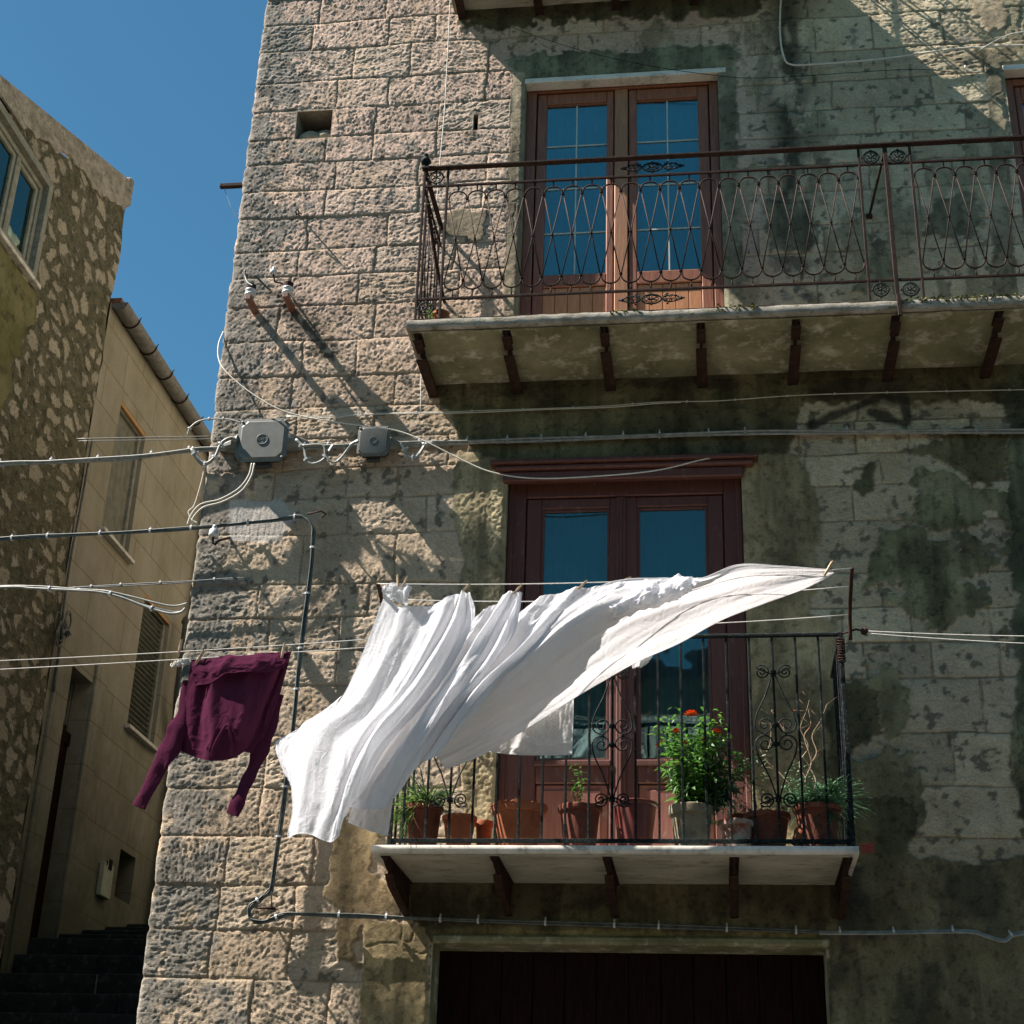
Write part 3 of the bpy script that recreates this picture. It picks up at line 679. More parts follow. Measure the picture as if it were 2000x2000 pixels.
rail.bbox(xPostR-.013, xPostR+.013, RY-.012, RY+.012, UZ0-.03, zTop-.007, .002); rail.bbox(xPostR-.012, xPostR+.012, RY-.046, RY-.033, UZ0-.05, UZ1+.04, .003)
obj('railing', rail, M['rust'], ub)
def arches(mb, xa, xb, n, horiz, zN=zN, zNb=zNb):
    w = (xb-xa)/n; V3 = horiz
    for i in range(n):
        c = xa+(i+.5)*w; hw = w/2-.004
        arc = [V3(c+hw*math.cos(a), zN+(zA-zN)*max(0, math.sin(a))**.75) for a in [math.pi*k/12 for k in range(13)]]
        leg1 = V3(c+hw, zN); 
        mb.tube([V3(c-hw*1.0, zNb)]+[V3(c+hw, zN)], .0042, 5)
        mb.tube([V3(c+hw*1.0, zNb)]+[V3(c-hw, zN)], .0042, 5)
        mb.tube(arc, .0052, 6, flat=1.4)
        arcb = [V3(c+hw*math.cos(a), zNb-(zNb-zAb)*max(0, math.sin(a))**.75) for a in [math.pi*k/12 for k in range(13)]]
        mb.tube(arcb, .0052, 6, flat=1.4)
        mb.tube([V3(c, zA), V3(c, zSec)], .005, 6); mb.tube([V3(c, zAb), V3(c, zBot)], .005, 6)
        p = V3(c, (zN+zNb)/2); mb.bbox(-.008, .008, -.008, .008, -.007, .007, .002, Matrix.Translation(p))
        if i < n-1:
            for z in (zN, zNb): mb.bbox(-.011, .011, -.008, .008, -.008, .008, .002, Matrix.Translation(V3(c+w/2, z)))
front = lambda a, z: Vector((a, RY, z))
m = MB(); arches(m, xIn+.012, xIn2-.012, 21, front); w_ = (xIn2-xIn-.024)/21
obj('ornamental_loops', m, M['rust'], ub, smooth=True)
m = MB(); arches(m, xIn3+.012, xIn3+.012+w_*12, 12, front); obj('ornamental_loops', m, M['rust'], ub, smooth=True)
# left return railing
m = MB(); zsw = .30
sx = xPostL
m.bbox(sx-.016, sx+.016, RY+.022, D, zTop-.012, zTop-.0, .002); m.bbox(sx-.007, sx+.007, RY, D, zSec-.007, zSec+.007, .002); m.bbox(sx-.007, sx+.007, RY, D, zBot-.007, zBot+.007, .002)
m.bbox(sx-.007, sx+.007, D-.08, D-.064, zBase, zTop-.01, .002); m.bbox(sx-.007, sx+.007, RY+.10, RY+.115, zBase, zTop-.01, .002)
obj('return_rail', m, M['rust'], ub); m = MB(); m.tube([(sx+.02, RY+.05, zTop-.25), (sx+.04, D-.3, zTop-.52), (sx+.05, D, zTop-.62)], .012, 6); obj('brace', m, M['rust'], ub); m = MB()
m.tube([(xPostR, RY+.01, zTop-.04), (at(*c5(1097,1170)).x, D, at(*c5(1097,1170)).z)], .009, 6); q = at(*c5(1097,1170)); m.bbox(q.x-.022, q.x+.022, D-.02, D, q.z-.02, q.z+.02, .006)
obj('brace', m, M['rust'], ub)
m = MB(); arches(m, RY+.125, D-.09, 4, lambda a, z: Vector((sx, a, z))); obj('ornamental_loops', m, M['rust'], ub, smooth=True)
# rosettes
def rosette(mb, c, r, ry=None):
    ry = ry or r
    mb.tube([c+Vector((r*math.cos(a), 0, ry*math.sin(a))) for a in [2*math.pi*k/20 for k in range(20)]], .006, 6, closed=True)
    mb.tube([c+Vector((r*.72*math.cos(a), -.002, ry*.72*math.sin(a))) for a in [2*math.pi*k/16 for k in range(16)]], .003, 5, closed=True)
    for k in range(6):
        a = 2*math.pi*k/6+.5; mb.tube([c, c+Vector((r*.8*math.cos(a), -.004, ry*.8*math.sin(a)))], [.006, .003], 5)
    mb.lathe([(0,-.008),(.009,-.006),(.009,.004),(0,.006)], c, 10, Vector((0,1,0)))
    for k in range(4):
        a = math.pi*k/2; mb.lathe([(0,-.006),(.007,-.004),(.007,.004),(0,.006)], c+Vector((r*1.12*math.cos(a),0,ry*1.12*math.sin(a))), 8, Vector((0,1,0)))
m = MB(); rosette(m, Vector((0,0,0)), .047); ros = None
for (u, v) in (c4(420,957), c4(362,1664), c5(1107,848), c5(1252,843), c5(1160,1562), c5(1320,1560)):
    p = at(u, v, RY-.004)
    if ros is None: ros = obj('rosette', m, M['iron'], ub, loc=p, smooth=True)
    else: c = ros.copy(); COL.objects.link(c); c.parent = ub; c.location = p
def filigree():
    m = MB(); rosette(m, Vector((0,0,0)), .062, .034)
    for s in (-1, 1):
        for t in (-1, 1):
            m.tube([Vector((s*(.062+.13*k/14), -.002*math.sin(k), t*(.030*math.sin(math.pi*min(1,k/14*1.0))*(1-.35*k/14)))) for k in range(15)], .004, 5)
            for q in range(3):
                cx = s*(.088+.032*q); cz = t*.016; rr_ = .013-.002*q
                m.tube([Vector((cx+rr_*math.cos(a)*(1-a/14), -.003, cz+rr_*math.sin(a)*(1-a/14))) for a in [k*.6 for k in range(14)]], .003, 5)
            m.lathe([(0,-.005),(.008,0),(0,.005)], (s*(.10), 0, t*.036), 8, Vector((0,1,0)))
        m.lathe([(0,-.006),(.012,-.003),(.012,.003),(0,.006)], (s*.185, 0, 0), 8, Vector((0,1,0))); m.lathe([(0,-.005),(.008,0),(0,.005)], (s*.202, 0, 0), 8, Vector((0,1,0)))
        m.tube([(s*.06,0,0),(s*.20,0,0)], .003, 5)
    return m
fm = filigree(); f0 = obj('cast_ornament', fm, M['iron'], ub, loc=at(*c4(1585, 901), RY-.004), smooth=True)
f1 = f0.copy(); COL.objects.link(f1); f1.parent = ub; f1.location = at(*c4(1580, 1612), RY-.004)
# finial
fp = Vector((xPostL, RY, zTop+.007)); m = MB()
m.lathe([(0,0),(.016,0),(.018,.006),(.010,.018),(.012,.024),(.026,.034),(.036,.052),(.034,.064),(.024,.072),(.020,.076),(.022,.082),(.012,.088),(.008,.096),(.014,.102),(.016,.110),(.010,.118),(0,.120)], fp, 16)
obj('finial', m, M['iron'], ub, smooth=True)

# ---- topmost balcony, only its underside shows
tb0 = at(1020, 14).z; tb = obj('balcony', noisy_box(-1.82, .98, 8.283, D+.01, tb0, tb0+.07, 120, .012, 9), M['slab'], BLD, 'underside of a balcony cut off by the top of the photo'); auto_smooth(tb, 40)
m = MB(); P = [[Vector((-1.80+2.76*i/60, 8.31+(D-8.31)*j/12, tb0-.003-.006*float(fbm(np.array(i*.3), np.array(j*.4), 3, 9)))) for j in range(13)] for i in range(61)]
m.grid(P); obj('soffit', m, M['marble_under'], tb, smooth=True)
first = None
for u in (903, 1053, 1203, 1356):
    x = at(u, 20, 8.95).x; m = MB(); m.box(-.008, .008, 8.33, 9.02, -.085, -.010); m.bbox(-.032, .032, 8.33, 9.02, -.097, -.085, .002)
    if first is None: first = obj('bracket', m, M['darkrust'], tb, loc=(x, 0, tb0))
    else: c = first.copy(); COL.objects.link(c); c.parent = tb; c.location = (x, 0, tb0)
m = MB()
m.bbox(-1.80, .96, 8.305, 8.335, tb0+.95, tb0+.97, .003)
for k in range(21): x = -1.79+2.74*k/20; m.tube([(x, 8.32, tb0+.07), (x, 8.32, tb0+.95)], .007, 5)
for xx in (-1.80, .955):
    for z in (.10, .30, .34, .62, .86, .95): m.tube([(xx, 8.32, tb0+z), (xx, D, tb0+z)], .008, 5)
    for k in range(1, 6): m.tube([(xx, 8.32+.115*k, tb0+.08), (xx, 8.32+.115*k, tb0+.95)], .006, 5)
m.tube([(.955, 8.33, tb0+.9), (.98, D, tb0+.45)], .010, 5)
obj('railing', m, M['iron'], tb)
# ---- lower balcony
LZ0, LZ1, LY = 3.472, 3.516, 8.243
lb = obj('balcony', noisy_box(-1.842, .755, LY, D+.01, LZ0, LZ1, 120, .002, 12), M['marble'], BLD, 'lower balcony with pale marble slab and dark green scrolled iron railing'); auto_smooth(lb, 40)
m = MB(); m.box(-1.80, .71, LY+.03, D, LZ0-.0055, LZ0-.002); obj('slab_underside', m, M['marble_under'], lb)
first = None
for (u, v) in ((754,1671),(966,1671),(1186,1672),(1434,1674),(1655,1675)):
    p = atz(u, v, LZ0)
    if first is None:
        m = MB(); prof = [(8.30,-.006),(8.30,-.03),(8.36,-.05),(8.43,-.058),(8.44,-.075),(8.52,-.12),(8.75,-.155),(9.01,-.19),(9.01,-.006)]
        n = len(prof); vs = [Vector((sx_, y, z)) for sx_ in (-.010, .010) for (y, z) in prof]
        m.add(vs, [tuple(range(n)), tuple(range(2*n-1, n-1, -1))]+[(i, (i+1) % n, n+(i+1) % n, n+i) for i in range(n)])
        m.bbox(-.026, .026, 8.295, 9.0, -.014, -.0065, .002)
        m.tube([(0,8.30,-.034),(0,8.36,-.052),(0,8.43,-.062)], .015, 5, flat=.3); m.tube([(0,8.42,-.078),(0,8.52,-.124),(0,8.75,-.160),(0,9.01,-.196)], .024, 5, flat=.25, up=Vector((0,0,1)))
        first = obj('bracket', m, M['darkrust'], lb, loc=(p.x, 0, LZ0))
    else: c = first.copy(); COL.objects.link(c); c.parent = lb; c.location = (p.x, 0, LZ0)
BY = 8.275; zt2 = at(1500, 1241, BY).z; zb2 = LZ1+.03
xb0 = at(786, 1630, BY).x; xb1 = at(1571, 1630, BY).x; sp = (xb1-xb0)/17
xc0 = xb0-sp*.55; xc1 = at(1661, 1560, BY).x
m = MB(); m.tube([(xc0, BY, zt2), (xc1, BY, zt2)], .013, 8); m.bbox(xc0, xc1, BY-.008, BY+.012, zb2-.012, zb2+.010, .002)
for x in (xc0, xc1): m.bbox(x-.012, x+.012, BY-.012, BY+.012, LZ1, zt2+.01, .002)
m.tube([(xc0, BY, zt2), (xc0, D, zt2)], .012, 8); m.tube([(xc1, BY, zt2), (xc1, D, zt2)], .012, 8); m.bbox(xc0-.008, xc0+.008, BY+.013, D, zb2-.01, zb2+.008, .002); m.bbox(xc1-.008, xc1+.008, BY+.013, D, zb2-.01, zb2+.008, .002)
obj('railing', m, M['iron'], lb)
bars = [xb0+sp*i for i in range(19)]
b0 = None
for i, x in enumerate(bars):
    if x > xc1-.03: continue
    if b0 is None:
        m = MB(); m.bbox(-.0065, .0065, -.0065, .0065, zb2+.010, zt2-.010, .0015); b0 = obj('baluster', m, M['iron'], lb, loc=(x, BY, 0))
    else: c = b0.copy(); COL.objects.link(c); c.parent = lb; c.location = (x, BY, 0)
for xx in (xc0, xc1):
    for k in range(1, 5): c = b0.copy(); COL.objects.link(c); c.parent = lb; c.location = (xx, BY+(D-BY)*k/5, 0)
zz = lambda v: at(1150+1190*.3106, 1080+v*.3106, BY).z
def scroll():
    m = MB(); z1_, z2_, z3_, z4_ = zz(755), zz(1085), zz(1205), zz(1555); sc_ = sp/150*1.0
    def spiral(cx, cz, r0, r1, a0, turns, sgn, n=40): return [Vector((cx+(r0+(r1-r0)*k/n)*math.cos(a0+sgn*2*math.pi*turns*k/n), -.016, cz+(r0+(r1-r0)*k/n)*math.sin(a0+sgn*2*math.pi*turns*k/n))) for k in range(n+1)]
    q = sp*.95
    for s in (-1, 1):
        for (ztop, zin, up) in ((z1_, z2_, 1), (z4_, z3_, -1)):
            # small spiral at the outer clamp
            sp1 = spiral(s*q*.52, ztop+up*.0, .008, .043, 0 if s > 0 else math.pi, 1.9, -s*up)
            last = sp1[-1]; m.tube(sp1+[Vector((s*.01, -.016, ztop-up*.012))], .0045, 5)
            # long V line sweeping into the inner spiral
            V_ = [Vector((s*.004, -.016, ztop)), Vector((s*q*.38, -.016, ztop+(zin-ztop)*.42)), Vector((s*q*.80, -.016, ztop+(zin-ztop)*.78)), Vector((s*q*.92, -.016, zin))]
            cen = Vector((s*q*.48, -.016, zin)); sp2 = spiral(cen.x, cen.z, q*.44, .010, 0 if s > 0 else math.pi, 1.6, -s*up)
            m.tube([Vector(a) for a in cat_rom(V_, 14)]+sp2[1:], .0045, 5)
    for z in (z1_, z2_, z3_, z4_): m.bbox(-.016, .016, -.024, .009, z-.010, z+.010, .003)
    m.tube([Vector((-q*.5,-.016,(z2_+z3_)/2)), Vector((-q*.42,-.016,(z2_+z3_)/2))], .008, 6); m.tube([Vector((q*.5,-.016,(z2_+z3_)/2)), Vector((q*.42,-.016,(z2_+z3_)/2))], .008, 6)
    return m
s0 = obj('scroll_ornament', scroll(), M['iron'], lb, loc=(bars[2], BY, 0), smooth=True)
for i in (9, 16): c = s0.copy(); COL.objects.link(c); c.parent = lb; c.location = (bars[i], BY, 0)
# drying arms
armR = [at(1661, 1250, 8.27), at(1660, 1195, 8.2), at(1662, 1145, 8.03), at(1664, 1110, 7.90)]
armL = [at(752, 1250, 8.27), at(748, 1210, 8.2), at(745, 1170, 8.03), at(738, 1140, 7.90)]
m = MB()
for A in (armR, armL): m.tube([Vector(p) for p in cat_rom(A, 16)], .011, 8)
for k in range(10):
    z = zt2-.03-.014*k; m.tube([Vector((xc1+.020*math.cos(a), BY+.020*math.sin(a), z+.004*math.sin(a*2+k))) for a in [2*math.pi*j/10 for j in range(10)]], .004, 5, closed=True)
obj('drying_arms', m, M['darkrust'], lb, smooth=True)

# ------------------------------------------------------------------ washing lines
def line(name, pts, r, mat, label, cat='washing line', n=10, group=None):
    m = MB(); m.tube(pts, r, 6); o = obj(name, m, mat, smooth=True); return tag(o, label, cat, group)
def sag(a, b, s, n=14): a = Vector(a); b = Vector(b); return [a.lerp(b, k/n)-Vector((0,0,4*s*(k/n)*(1-k/n))) for k in range(n+1)]
LT, RT = armL[3], armR[3]; L1, R1 = Vector(cat_rom(armL, 30)[20]), Vector(cat_rom(armR, 30)[20]); L2, R2 = Vector(cat_rom(armL, 30)[9]), Vector(cat_rom(armR, 30)[9])
line('washing_line', sag(LT, RT, .035), .0028, M['rope'], 'outermost white cord between the drying arms, holding the sheets')
line('washing_line', sag(L1, R1, .045), .0028, M['rope'], 'middle white cord between the drying arms')
line('washing_line', sag(L2, R2, .05), .0028, M['rope'], 'innermost white cord between the drying arms')
pA, pB = at(0-300, 1301, 8.22), at(752, 1246, 8.24); pC, pD = at(-300, 1322, 8.22), at(752, 1262, 8.24)
line('washing_line', sag(pA, pB, .02), .0026, M['rope'], 'upper cord crossing the alley to the lower balcony')
line('washing_line', sag(pC, pD, .01), .0026, M['rope'], 'lower cord across the alley, carrying the plum top')
rA, rB = at(1683, 1232, 8.24), at(2150, 1243, 8.2); line('washing_line', sag(rA, rB, .01), .0026, M['rope'], 'upper cord running right from the balcony pulley')
rA2, rB2 = at(1683, 1236, 8.24), at(2150, 1262, 8.2); line('washing_line', sag(rA2, rB2, .01), .0026, M['rope'], 'lower cord running right from the balcony pulley')
pu = thing('pulley', at(1690, 1232, 8.24), 'small dark pulley tied to the right end of the lower balcony rail', 'pulley'); m = MB()
pc = at(1688, 1233, 8.24); m.lathe([(0,-.010),(.020,-.010),(.020,-.006),(.014,0),(.020,.006),(.020,.010),(0,.010)], pc, 14, Vector((0,1,0))); obj('wheel', m, M['darkrust'], pu, smooth=True)
m = MB(); m.tube([Vector((xc1, BY, zt2+.0)), at(1672, 1229, 8.25), pc], .006, 6); obj('hook', m, M['darkrust'], pu, smooth=True)

def peg(p, ang, label, tip=0.0, sc=1.0):
    root = thing('clothes_peg', p, label, 'clothes peg', 'wooden clothes pegs on the lines')
    for s in (-1, 1):
        m = MB(); pts = [(-.0045, -.030), (.0045, -.032), (.0055, .010), (.0042, .042), (-.0042, .042), (-.0055, .010)]
        vs = [Vector((x, y, z)) for y in (s*.0016+(.0 if s > 0 else 0), s*.0075) for (x, z) in pts]
        vs = [Vector((v.x, v.y+(s*.006 if v.z > .03 else 0), v.z)) for v in vs]
        n = 6; m.add(vs, [tuple(range(n)), tuple(range(2*n-1, n-1, -1))]+[(i, (i+1) % n, n+(i+1) % n, n+i) for i in range(n)])
        obj('peg_half', m, M['peg'], root, loc=(0,0,0))
    m = MB(); m.tube([Vector((.0065*math.cos(a), 0, .006*math.sin(a)+.006)) for a in [2*math.pi*k/10 for k in range(10)]], .0012, 4, closed=True); obj('spring', m, M['clip'], root, loc=(0,0,0))
    root.rotation_euler = (R(tip), R(ang), R(20)); root.scale = (sc,)*3; return root
peg(at(777, 1136, 7.895), -5, 'back one of the two pegs at the left end of the sheets'); peg(at(790, 1138, 7.88), 20, 'front one of the two pegs at the left end of the sheets', 20)
peg(at(908, 1150, 7.88), 42, 'peg on the first peak of the sheets, left of the lower door', 15); peg(at(1010, 1152, 7.88), 38, 'peg on the second peak of the sheets, at the left jamb of the lower door', 15)
peg(at(1136, 1144, 7.88), 42, 'peg on the line in front of the left pane of the lower door', 15); peg(at(1219, 1134, 7.90), 60, 'peg hardly showing above the sheet crest, at the middle of the lower door', 10)
peg(at(1617, 1112, 7.87), 28, 'peg at the far right tip of the sheet beside the drying arm', 15, 1.25)

# ------------------------------------------------------------------ cloth
def cloth(rows, nu=90, nv=110, folds=None, wr=.006, seed=1, freq=1.0, lf=None, swap=False):
    """rows of (u,v,y) control points, top to bottom; smooth surface with added folds along the flow"""
    A = np.array(rows, dtype=float); rws = [np.array(cat_rom(list(r), nu)) for r in A]
    G = np.array([cat_rom([r[j] for r in rws], nv) for j in range(nu+1)])      # (nu+1, nv+1, 3)
    P = np.zeros_like(G)
    for i in range(nu+1):
        for j in range(nv+1): P[i, j] = np.array(at(*G[i, j]))
    du = np.gradient(P, axis=0); dv = np.gradient(P, axis=1); N = np.cross(du, dv); N /= (np.linalg.norm(N, axis=2, keepdims=True)+1e-9)
    if N[..., 1].mean() > 0: N = -N
    s = np.linspace(0, 1, nu+1)[:, None]*np.ones((1, nv+1)); t = np.ones((nu+1, 1))*np.linspace(0, 1, nv+1)[None, :]
    h = np.zeros_like(s)
    for (s0, s1, amp, wd) in (folds or []):     # fold line from s0 at the top to s1 at the bottom
        c = s0+(s1-s0)*t+.02*np.sin(t*7+seed+s0*9); h += amp*np.exp(-((s-c)/wd)**2)*(.35+.65*np.sin(np.pi*np.clip(t*1.05+.05, 0, 1))**.5)
    for (t0, t1, amp, wd) in (lf or []):
        c = t0+(t1-t0)*s+.03*np.sin(s*8+seed+t0*9); h += amp*np.exp(-((t-c)/wd)**2)*np.clip((1-s)*6, 0, 1)*(.5+.5*np.sin(s*5+t0*20)**2)
    fs, ft = (5, 14) if swap else (14, 5)
    h += wr*(fbm(s*fs*freq, t*ft*freq, 4, seed+7)-.5)*2+wr*.45*(fbm(s*fs*2.2*freq, t*ft*2.6*freq, 3, seed+9)-.5)*2
    rg1 = 1-abs(2*fbm(s*fs*.55+2, t*ft*.75, 2, seed+21)-1); rg2 = 1-abs(2*fbm(s*fs*1.3+5, t*ft*1.1+s*3, 2, seed+25)-1)
    h += wr*1.1*rg1**6+wr*.7*rg2**7
    if swap: h *= (1-.85*s**1.5)
    P = P+N*h[..., None]
    m = MB(); m.grid([[Vector(P[i, j]) for j in range(nv+1)] for i in range(nu+1)])
    return m, P
def hem(P, which, w=.002):
    edge = {'b': P[:, -1], 't': P[:, 0], 'l': P[0], 'r': P[-1]}[which]; m = MB(); m.tube([Vector(p) for p in edge[::2]], w, 5); return m
def sheet(name, label, rows, mat, cat='bed sheet', hems='blr', group=None, **kw):
    m, P = cloth(rows, **kw); o = obj(name, m, mat, smooth=True); tag(o, label, cat, group)
    mh = MB()
    for h_ in hems:
        q = hem(P, h_); mh.add(q.v, q.f)
    if hems: obj('hem', mh, mat, o, smooth=True)
    return o, P
A_rows = [
 [(752,1160,7.96),(785,1186,7.93),(850,1178,7.90),(898,1157,7.89),(918,1158,7.88)],
 [(712,1270,8.00),(762,1262,7.92),(820,1248,7.86),(880,1228,7.84),(926,1206,7.86)],
 [(660,1375,8.02),(706,1375,7.90),(762,1358,7.82),(820,1332,7.80),(885,1295,7.84)],
 [(590,1418,8.10),(640,1432,7.92),(695,1436,7.80),(755,1420,7.78),(820,1385,7.84)],
 [(570,1500,8.05),(625,1495,7.90),(675,1495,7.78),(715,1480,7.77),(760,1450,7.85)],
 [(572,1578,8.02),(615,1572,7.90),(660,1570,7.80),(690,1545,7.80),(722,1512,7.87)],
 [(562,1636,8.0),(600,1628,7.92),(650,1644,7.84),(668,1600,7.84),(700,1555,7.90)]]
sheet('bed_sheet', 'white bed sheet at the left end, streaming down furthest left', A_rows, M['cotton'], folds=[(.75,.45,-.035,.035),(.82,.62,.03,.05),(.45,.28,-.03,.05),(.6,.8,.025,.05),(.3,.12,.03,.06),(.9,.88,-.03,.04)], seed=3)
wing = [[(668,1360,8.06),(650,1390,8.04),(640,1420,8.0)], [(590,1420,8.14),(600,1440,8.08),(620,1465,8.0)], [(545,1445,8.18),(575,1478,8.10),(610,1500,7.99)], [(541,1470,8.16),(570,1512,8.08),(600,1540,7.98)], [(560,1515,8.12),(578,1545,8.06),(600,1560,7.98)]]
sheet('bed_sheet', 'small wing of white cloth billowing out at the far left of the sheets', wing, M['cotton'], hems='l', nu=40, nv=50, folds=[(.5,.5,.02,.15)], seed=4)
tuft = [[(746,1146,7.92),(765,1139,7.90),(790,1140,7.885),(806,1148,7.88)], [(748,1158,7.95),(768,1154,7.90),(788,1152,7.88),(800,1158,7.87)], [(760,1166,7.96),(775,1165,7.91),(790,1164,7.88),(798,1170,7.87)], [(768,1172,7.95),(780,1178,7.92),(790,1180,7.9),(797,1186,7.88)]]
sheet('bed_sheet', 'bunched white corner pinned at the left tip of the line', tuft, M['cotton'], hems='', nu=40, nv=40, folds=[(.3,.3,.01,.1),(.6,.6,-.01,.1),(.8,.7,.01,.08)], wr=.004, seed=5)
B_rows = [
 [(922,1210,7.96),(958,1183,7.94),(990,1163,7.91),(1008,1156,7.89),(1019,1157,7.88)],
 [(870,1275,8.00),(905,1258,7.93),(948,1236,7.88),(985,1212,7.86),(1014,1195,7.87)],
 [(800,1370,8.0),(840,1350,7.91),(890,1325,7.84),(945,1290,7.81),(1000,1245,7.85)],
 [(740,1455,7.97),(785,1440,7.88),(835,1412,7.80),(885,1375,7.80),(935,1330,7.86)],
 [(700,1530,7.94),(738,1520,7.86),(785,1495,7.80),(830,1460,7.82),(875,1415,7.88)],
 [(678,1575,7.93),(712,1580,7.86),(755,1576,7.82),(784,1530,7.84),(812,1490,7.9)]]
sheet('bed_sheet', 'white bed sheet hung from the second peg peak, folding over itself below', B_rows, M['cotton'], folds=[(.85,.55,-.03,.05),(.6,.35,.03,.05),(.35,.15,-.03,.05),(.9,.8,.02,.05),(.5,.7,.025,.06)], seed=8)
B2 = [[(700,1520,7.98),(740,1520,7.96),(775,1510,7.95)], [(690,1570,7.97),(730,1575,7.95),(768,1560,7.94)], [(680,1606,7.97),(720,1622,7.95),(758,1632,7.94)]]
sheet('pillow_case', 'white cloth corner hanging lowest, just left of the pots', B2, M['cotton'], 'laundry', hems='b', nu=40, nv=40, folds=[(.3,.5,.02,.1),(.7,.6,-.02,.1)], seed=9)
C1 = [
 [(1012,1200,7.98),(1055,1170,7.95),(1100,1155,7.91),(1145,1147,7.89),(1195,1140,7.88),(1260,1135,7.90)],
 [(955,1275,8.0),(1005,1238,7.93),(1060,1208,7.88),(1115,1188,7.86),(1175,1170,7.87),(1240,1160,7.90)],
 [(890,1355,7.99),(945,1318,7.91),(1000,1285,7.84),(1055,1250,7.82),(1115,1215,7.84),(1180,1195,7.90)],
 [(830,1438,7.97),(872,1408,7.88),(918,1372,7.81),(968,1330,7.81),(1020,1290,7.85),(1075,1255,7.92)],
 [(780,1515,7.95),(812,1500,7.87),(850,1478,7.81),(890,1430,7.83),(930,1385,7.88),(970,1345,7.95)]]
sheet('bed_sheet', 'white bed sheet over the left half of the lower door, pegged twice', C1, M['cotton'], folds=[(.75,.45,-.03,.04),(.55,.35,.03,.05),(.35,.2,-.025,.05),(.85,.7,.03,.04),(.2,.08,.02,.04),(.62,.8,-.02,.04)], seed=12)
C2 = [   # from the upper edge (row 0) to the lower edge, left end first
 [(824,1424,7.86),(900,1372,7.84),(1000,1290,7.83),(1100,1195,7.85),(1190,1140,7.88),(1290,1130,7.88),(1365,1131,7.89),(1440,1103,7.84),(1520,1105,7.86),(1625,1113,7.87)],
 [(833,1440,7.87),(912,1392,7.86),(1012,1315,7.84),(1115,1228,7.82),(1205,1180,7.83),(1290,1158,7.86),(1372,1140,7.88),(1450,1118,7.87),(1530,1114,7.88),(1627,1115,7.88)],
 [(845,1462,7.92),(925,1415,7.92),(1030,1345,7.90),(1130,1270,7.90),(1215,1215,7.94),(1300,1180,7.98),(1385,1158,7.99),(1460,1136,7.95),(1540,1126,7.91),(1628,1117,7.88)],
 [(857,1482,7.97),(938,1440,7.99),(1045,1372,8.00),(1140,1308,8.02),(1228,1255,8.04),(1315,1215,8.06),(1395,1185,8.07),(1475,1158,8.03),(1548,1140,7.94),(1628,1119,7.89)],
 [(870,1502,8.02),(950,1470,8.04),(1055,1405,8.08),(1150,1345,8.12),(1240,1295,8.15),(1325,1257,8.17),(1405,1213,8.16),(1490,1180,8.10),(1560,1154,8.0),(1618,1128,7.90)]]
C2T = [list(r) for r in C2]
sheet('bed_sheet', 'largest white sheet, its shaded underside arching right to the drying arm', C2T, M['cotton_shaded'], nu=170, nv=60, hems='lbt', folds=[], lf=[(.30,.45,.014,.07),(.62,.5,-.022,.06),(.8,.75,.014,.07),(.15,.2,.014,.05)], swap=True, wr=.008, seed=15, freq=.6)
roll = [[(1195,1168,7.86),(1260,1140,7.87),(1310,1128,7.88),(1362,1128,7.88)], [(1190,1185,7.82),(1255,1160,7.82),(1310,1148,7.83),(1358,1143,7.86)], [(1200,1195,7.83),(1250,1180,7.82),(1300,1165,7.83),(1345,1156,7.87)], [(1180,1215,7.88),(1240,1195,7.88),(1290,1178,7.88),(1330,1166,7.9)]]
sheet('bed_sheet', 'rumpled white roll of cloth along the crest of the largest sheet', roll, M['cotton'], nu=60, nv=50, hems='b', folds=[(.3,.6,.02,.08),(.6,.4,-.015,.06),(.8,.9,.015,.06)], wr=.010, seed=17)
tailc = [[(800,1480,7.96),(838,1465,7.93),(872,1475,7.93)], [(808,1500,7.97),(840,1490,7.95),(880,1500,7.96)], [(835,1520,7.98),(856,1506,7.97),(886,1520,7.99)]]
Emb = [[(1010,1290,8.19),(1045,1290,8.18),(1085,1292,8.18),(1120,1292,8.19)], [(1000,1380,8.17),(1035,1380,8.15),(1080,1378,8.17),(1120,1376,8.18)], [(965,1450,8.17),(1020,1450,8.14),(1072,1450,8.17),(1118,1440,8.18)], [(953,1468,8.19),(1010,1474,8.15),(1060,1475,8.17),(1117,1474,8.18)]]
o, PE = sheet('pillow_case', 'white embroidered pillow case hanging behind the big sheet, above the pots', Emb, M['cotton_fine'], 'pillow case', hems='br', nu=60, nv=60, folds=[(.25,.3,.025,.06),(.45,.2,-.02,.06)], wr=.004, seed=21)
em = MB(); ec = at(1083, 1412, 8.155)
for k in range(7):
    a = 2*math.pi*k/7; cx, cz = ec.x+.036*math.cos(a), ec.z+.033*math.sin(a)
    em.tube([Vector((cx+.015*math.cos(b+a), ec.y, cz+.015*math.sin(b+a))) for b in [-1.7+j*.34 for j in range(11)]], .0011, 4)
for r_ in (.022, .010): em.tube([Vector((ec.x+r_*math.cos(a)*(1+.15*math.sin(5*a)), ec.y, ec.z+r_*math.sin(a))) for a in [2*math.pi*j/18 for j in range(17)]], .0010, 4)
em.tube([Vector((at(u, v, 8.145).x, 8.145, at(u, v, 8.145).z)) for (u, v) in ((1028,1452),(1050,1455),(1080,1454),(1116,1453))], .0011, 4)
obj('embroidery', em, M['thread'], o)
sm = [[(1225,1240,8.2),(1250,1240,8.19),(1282,1240,8.2)], [(1230,1275,8.2),(1255,1275,8.185),(1279,1270,8.2)], [(1235,1300,8.2),(1252,1301,8.19),(1268,1290,8.2)], [(1236,1306,8.2),(1248,1303,8.19),(1260,1298,8.2)]]
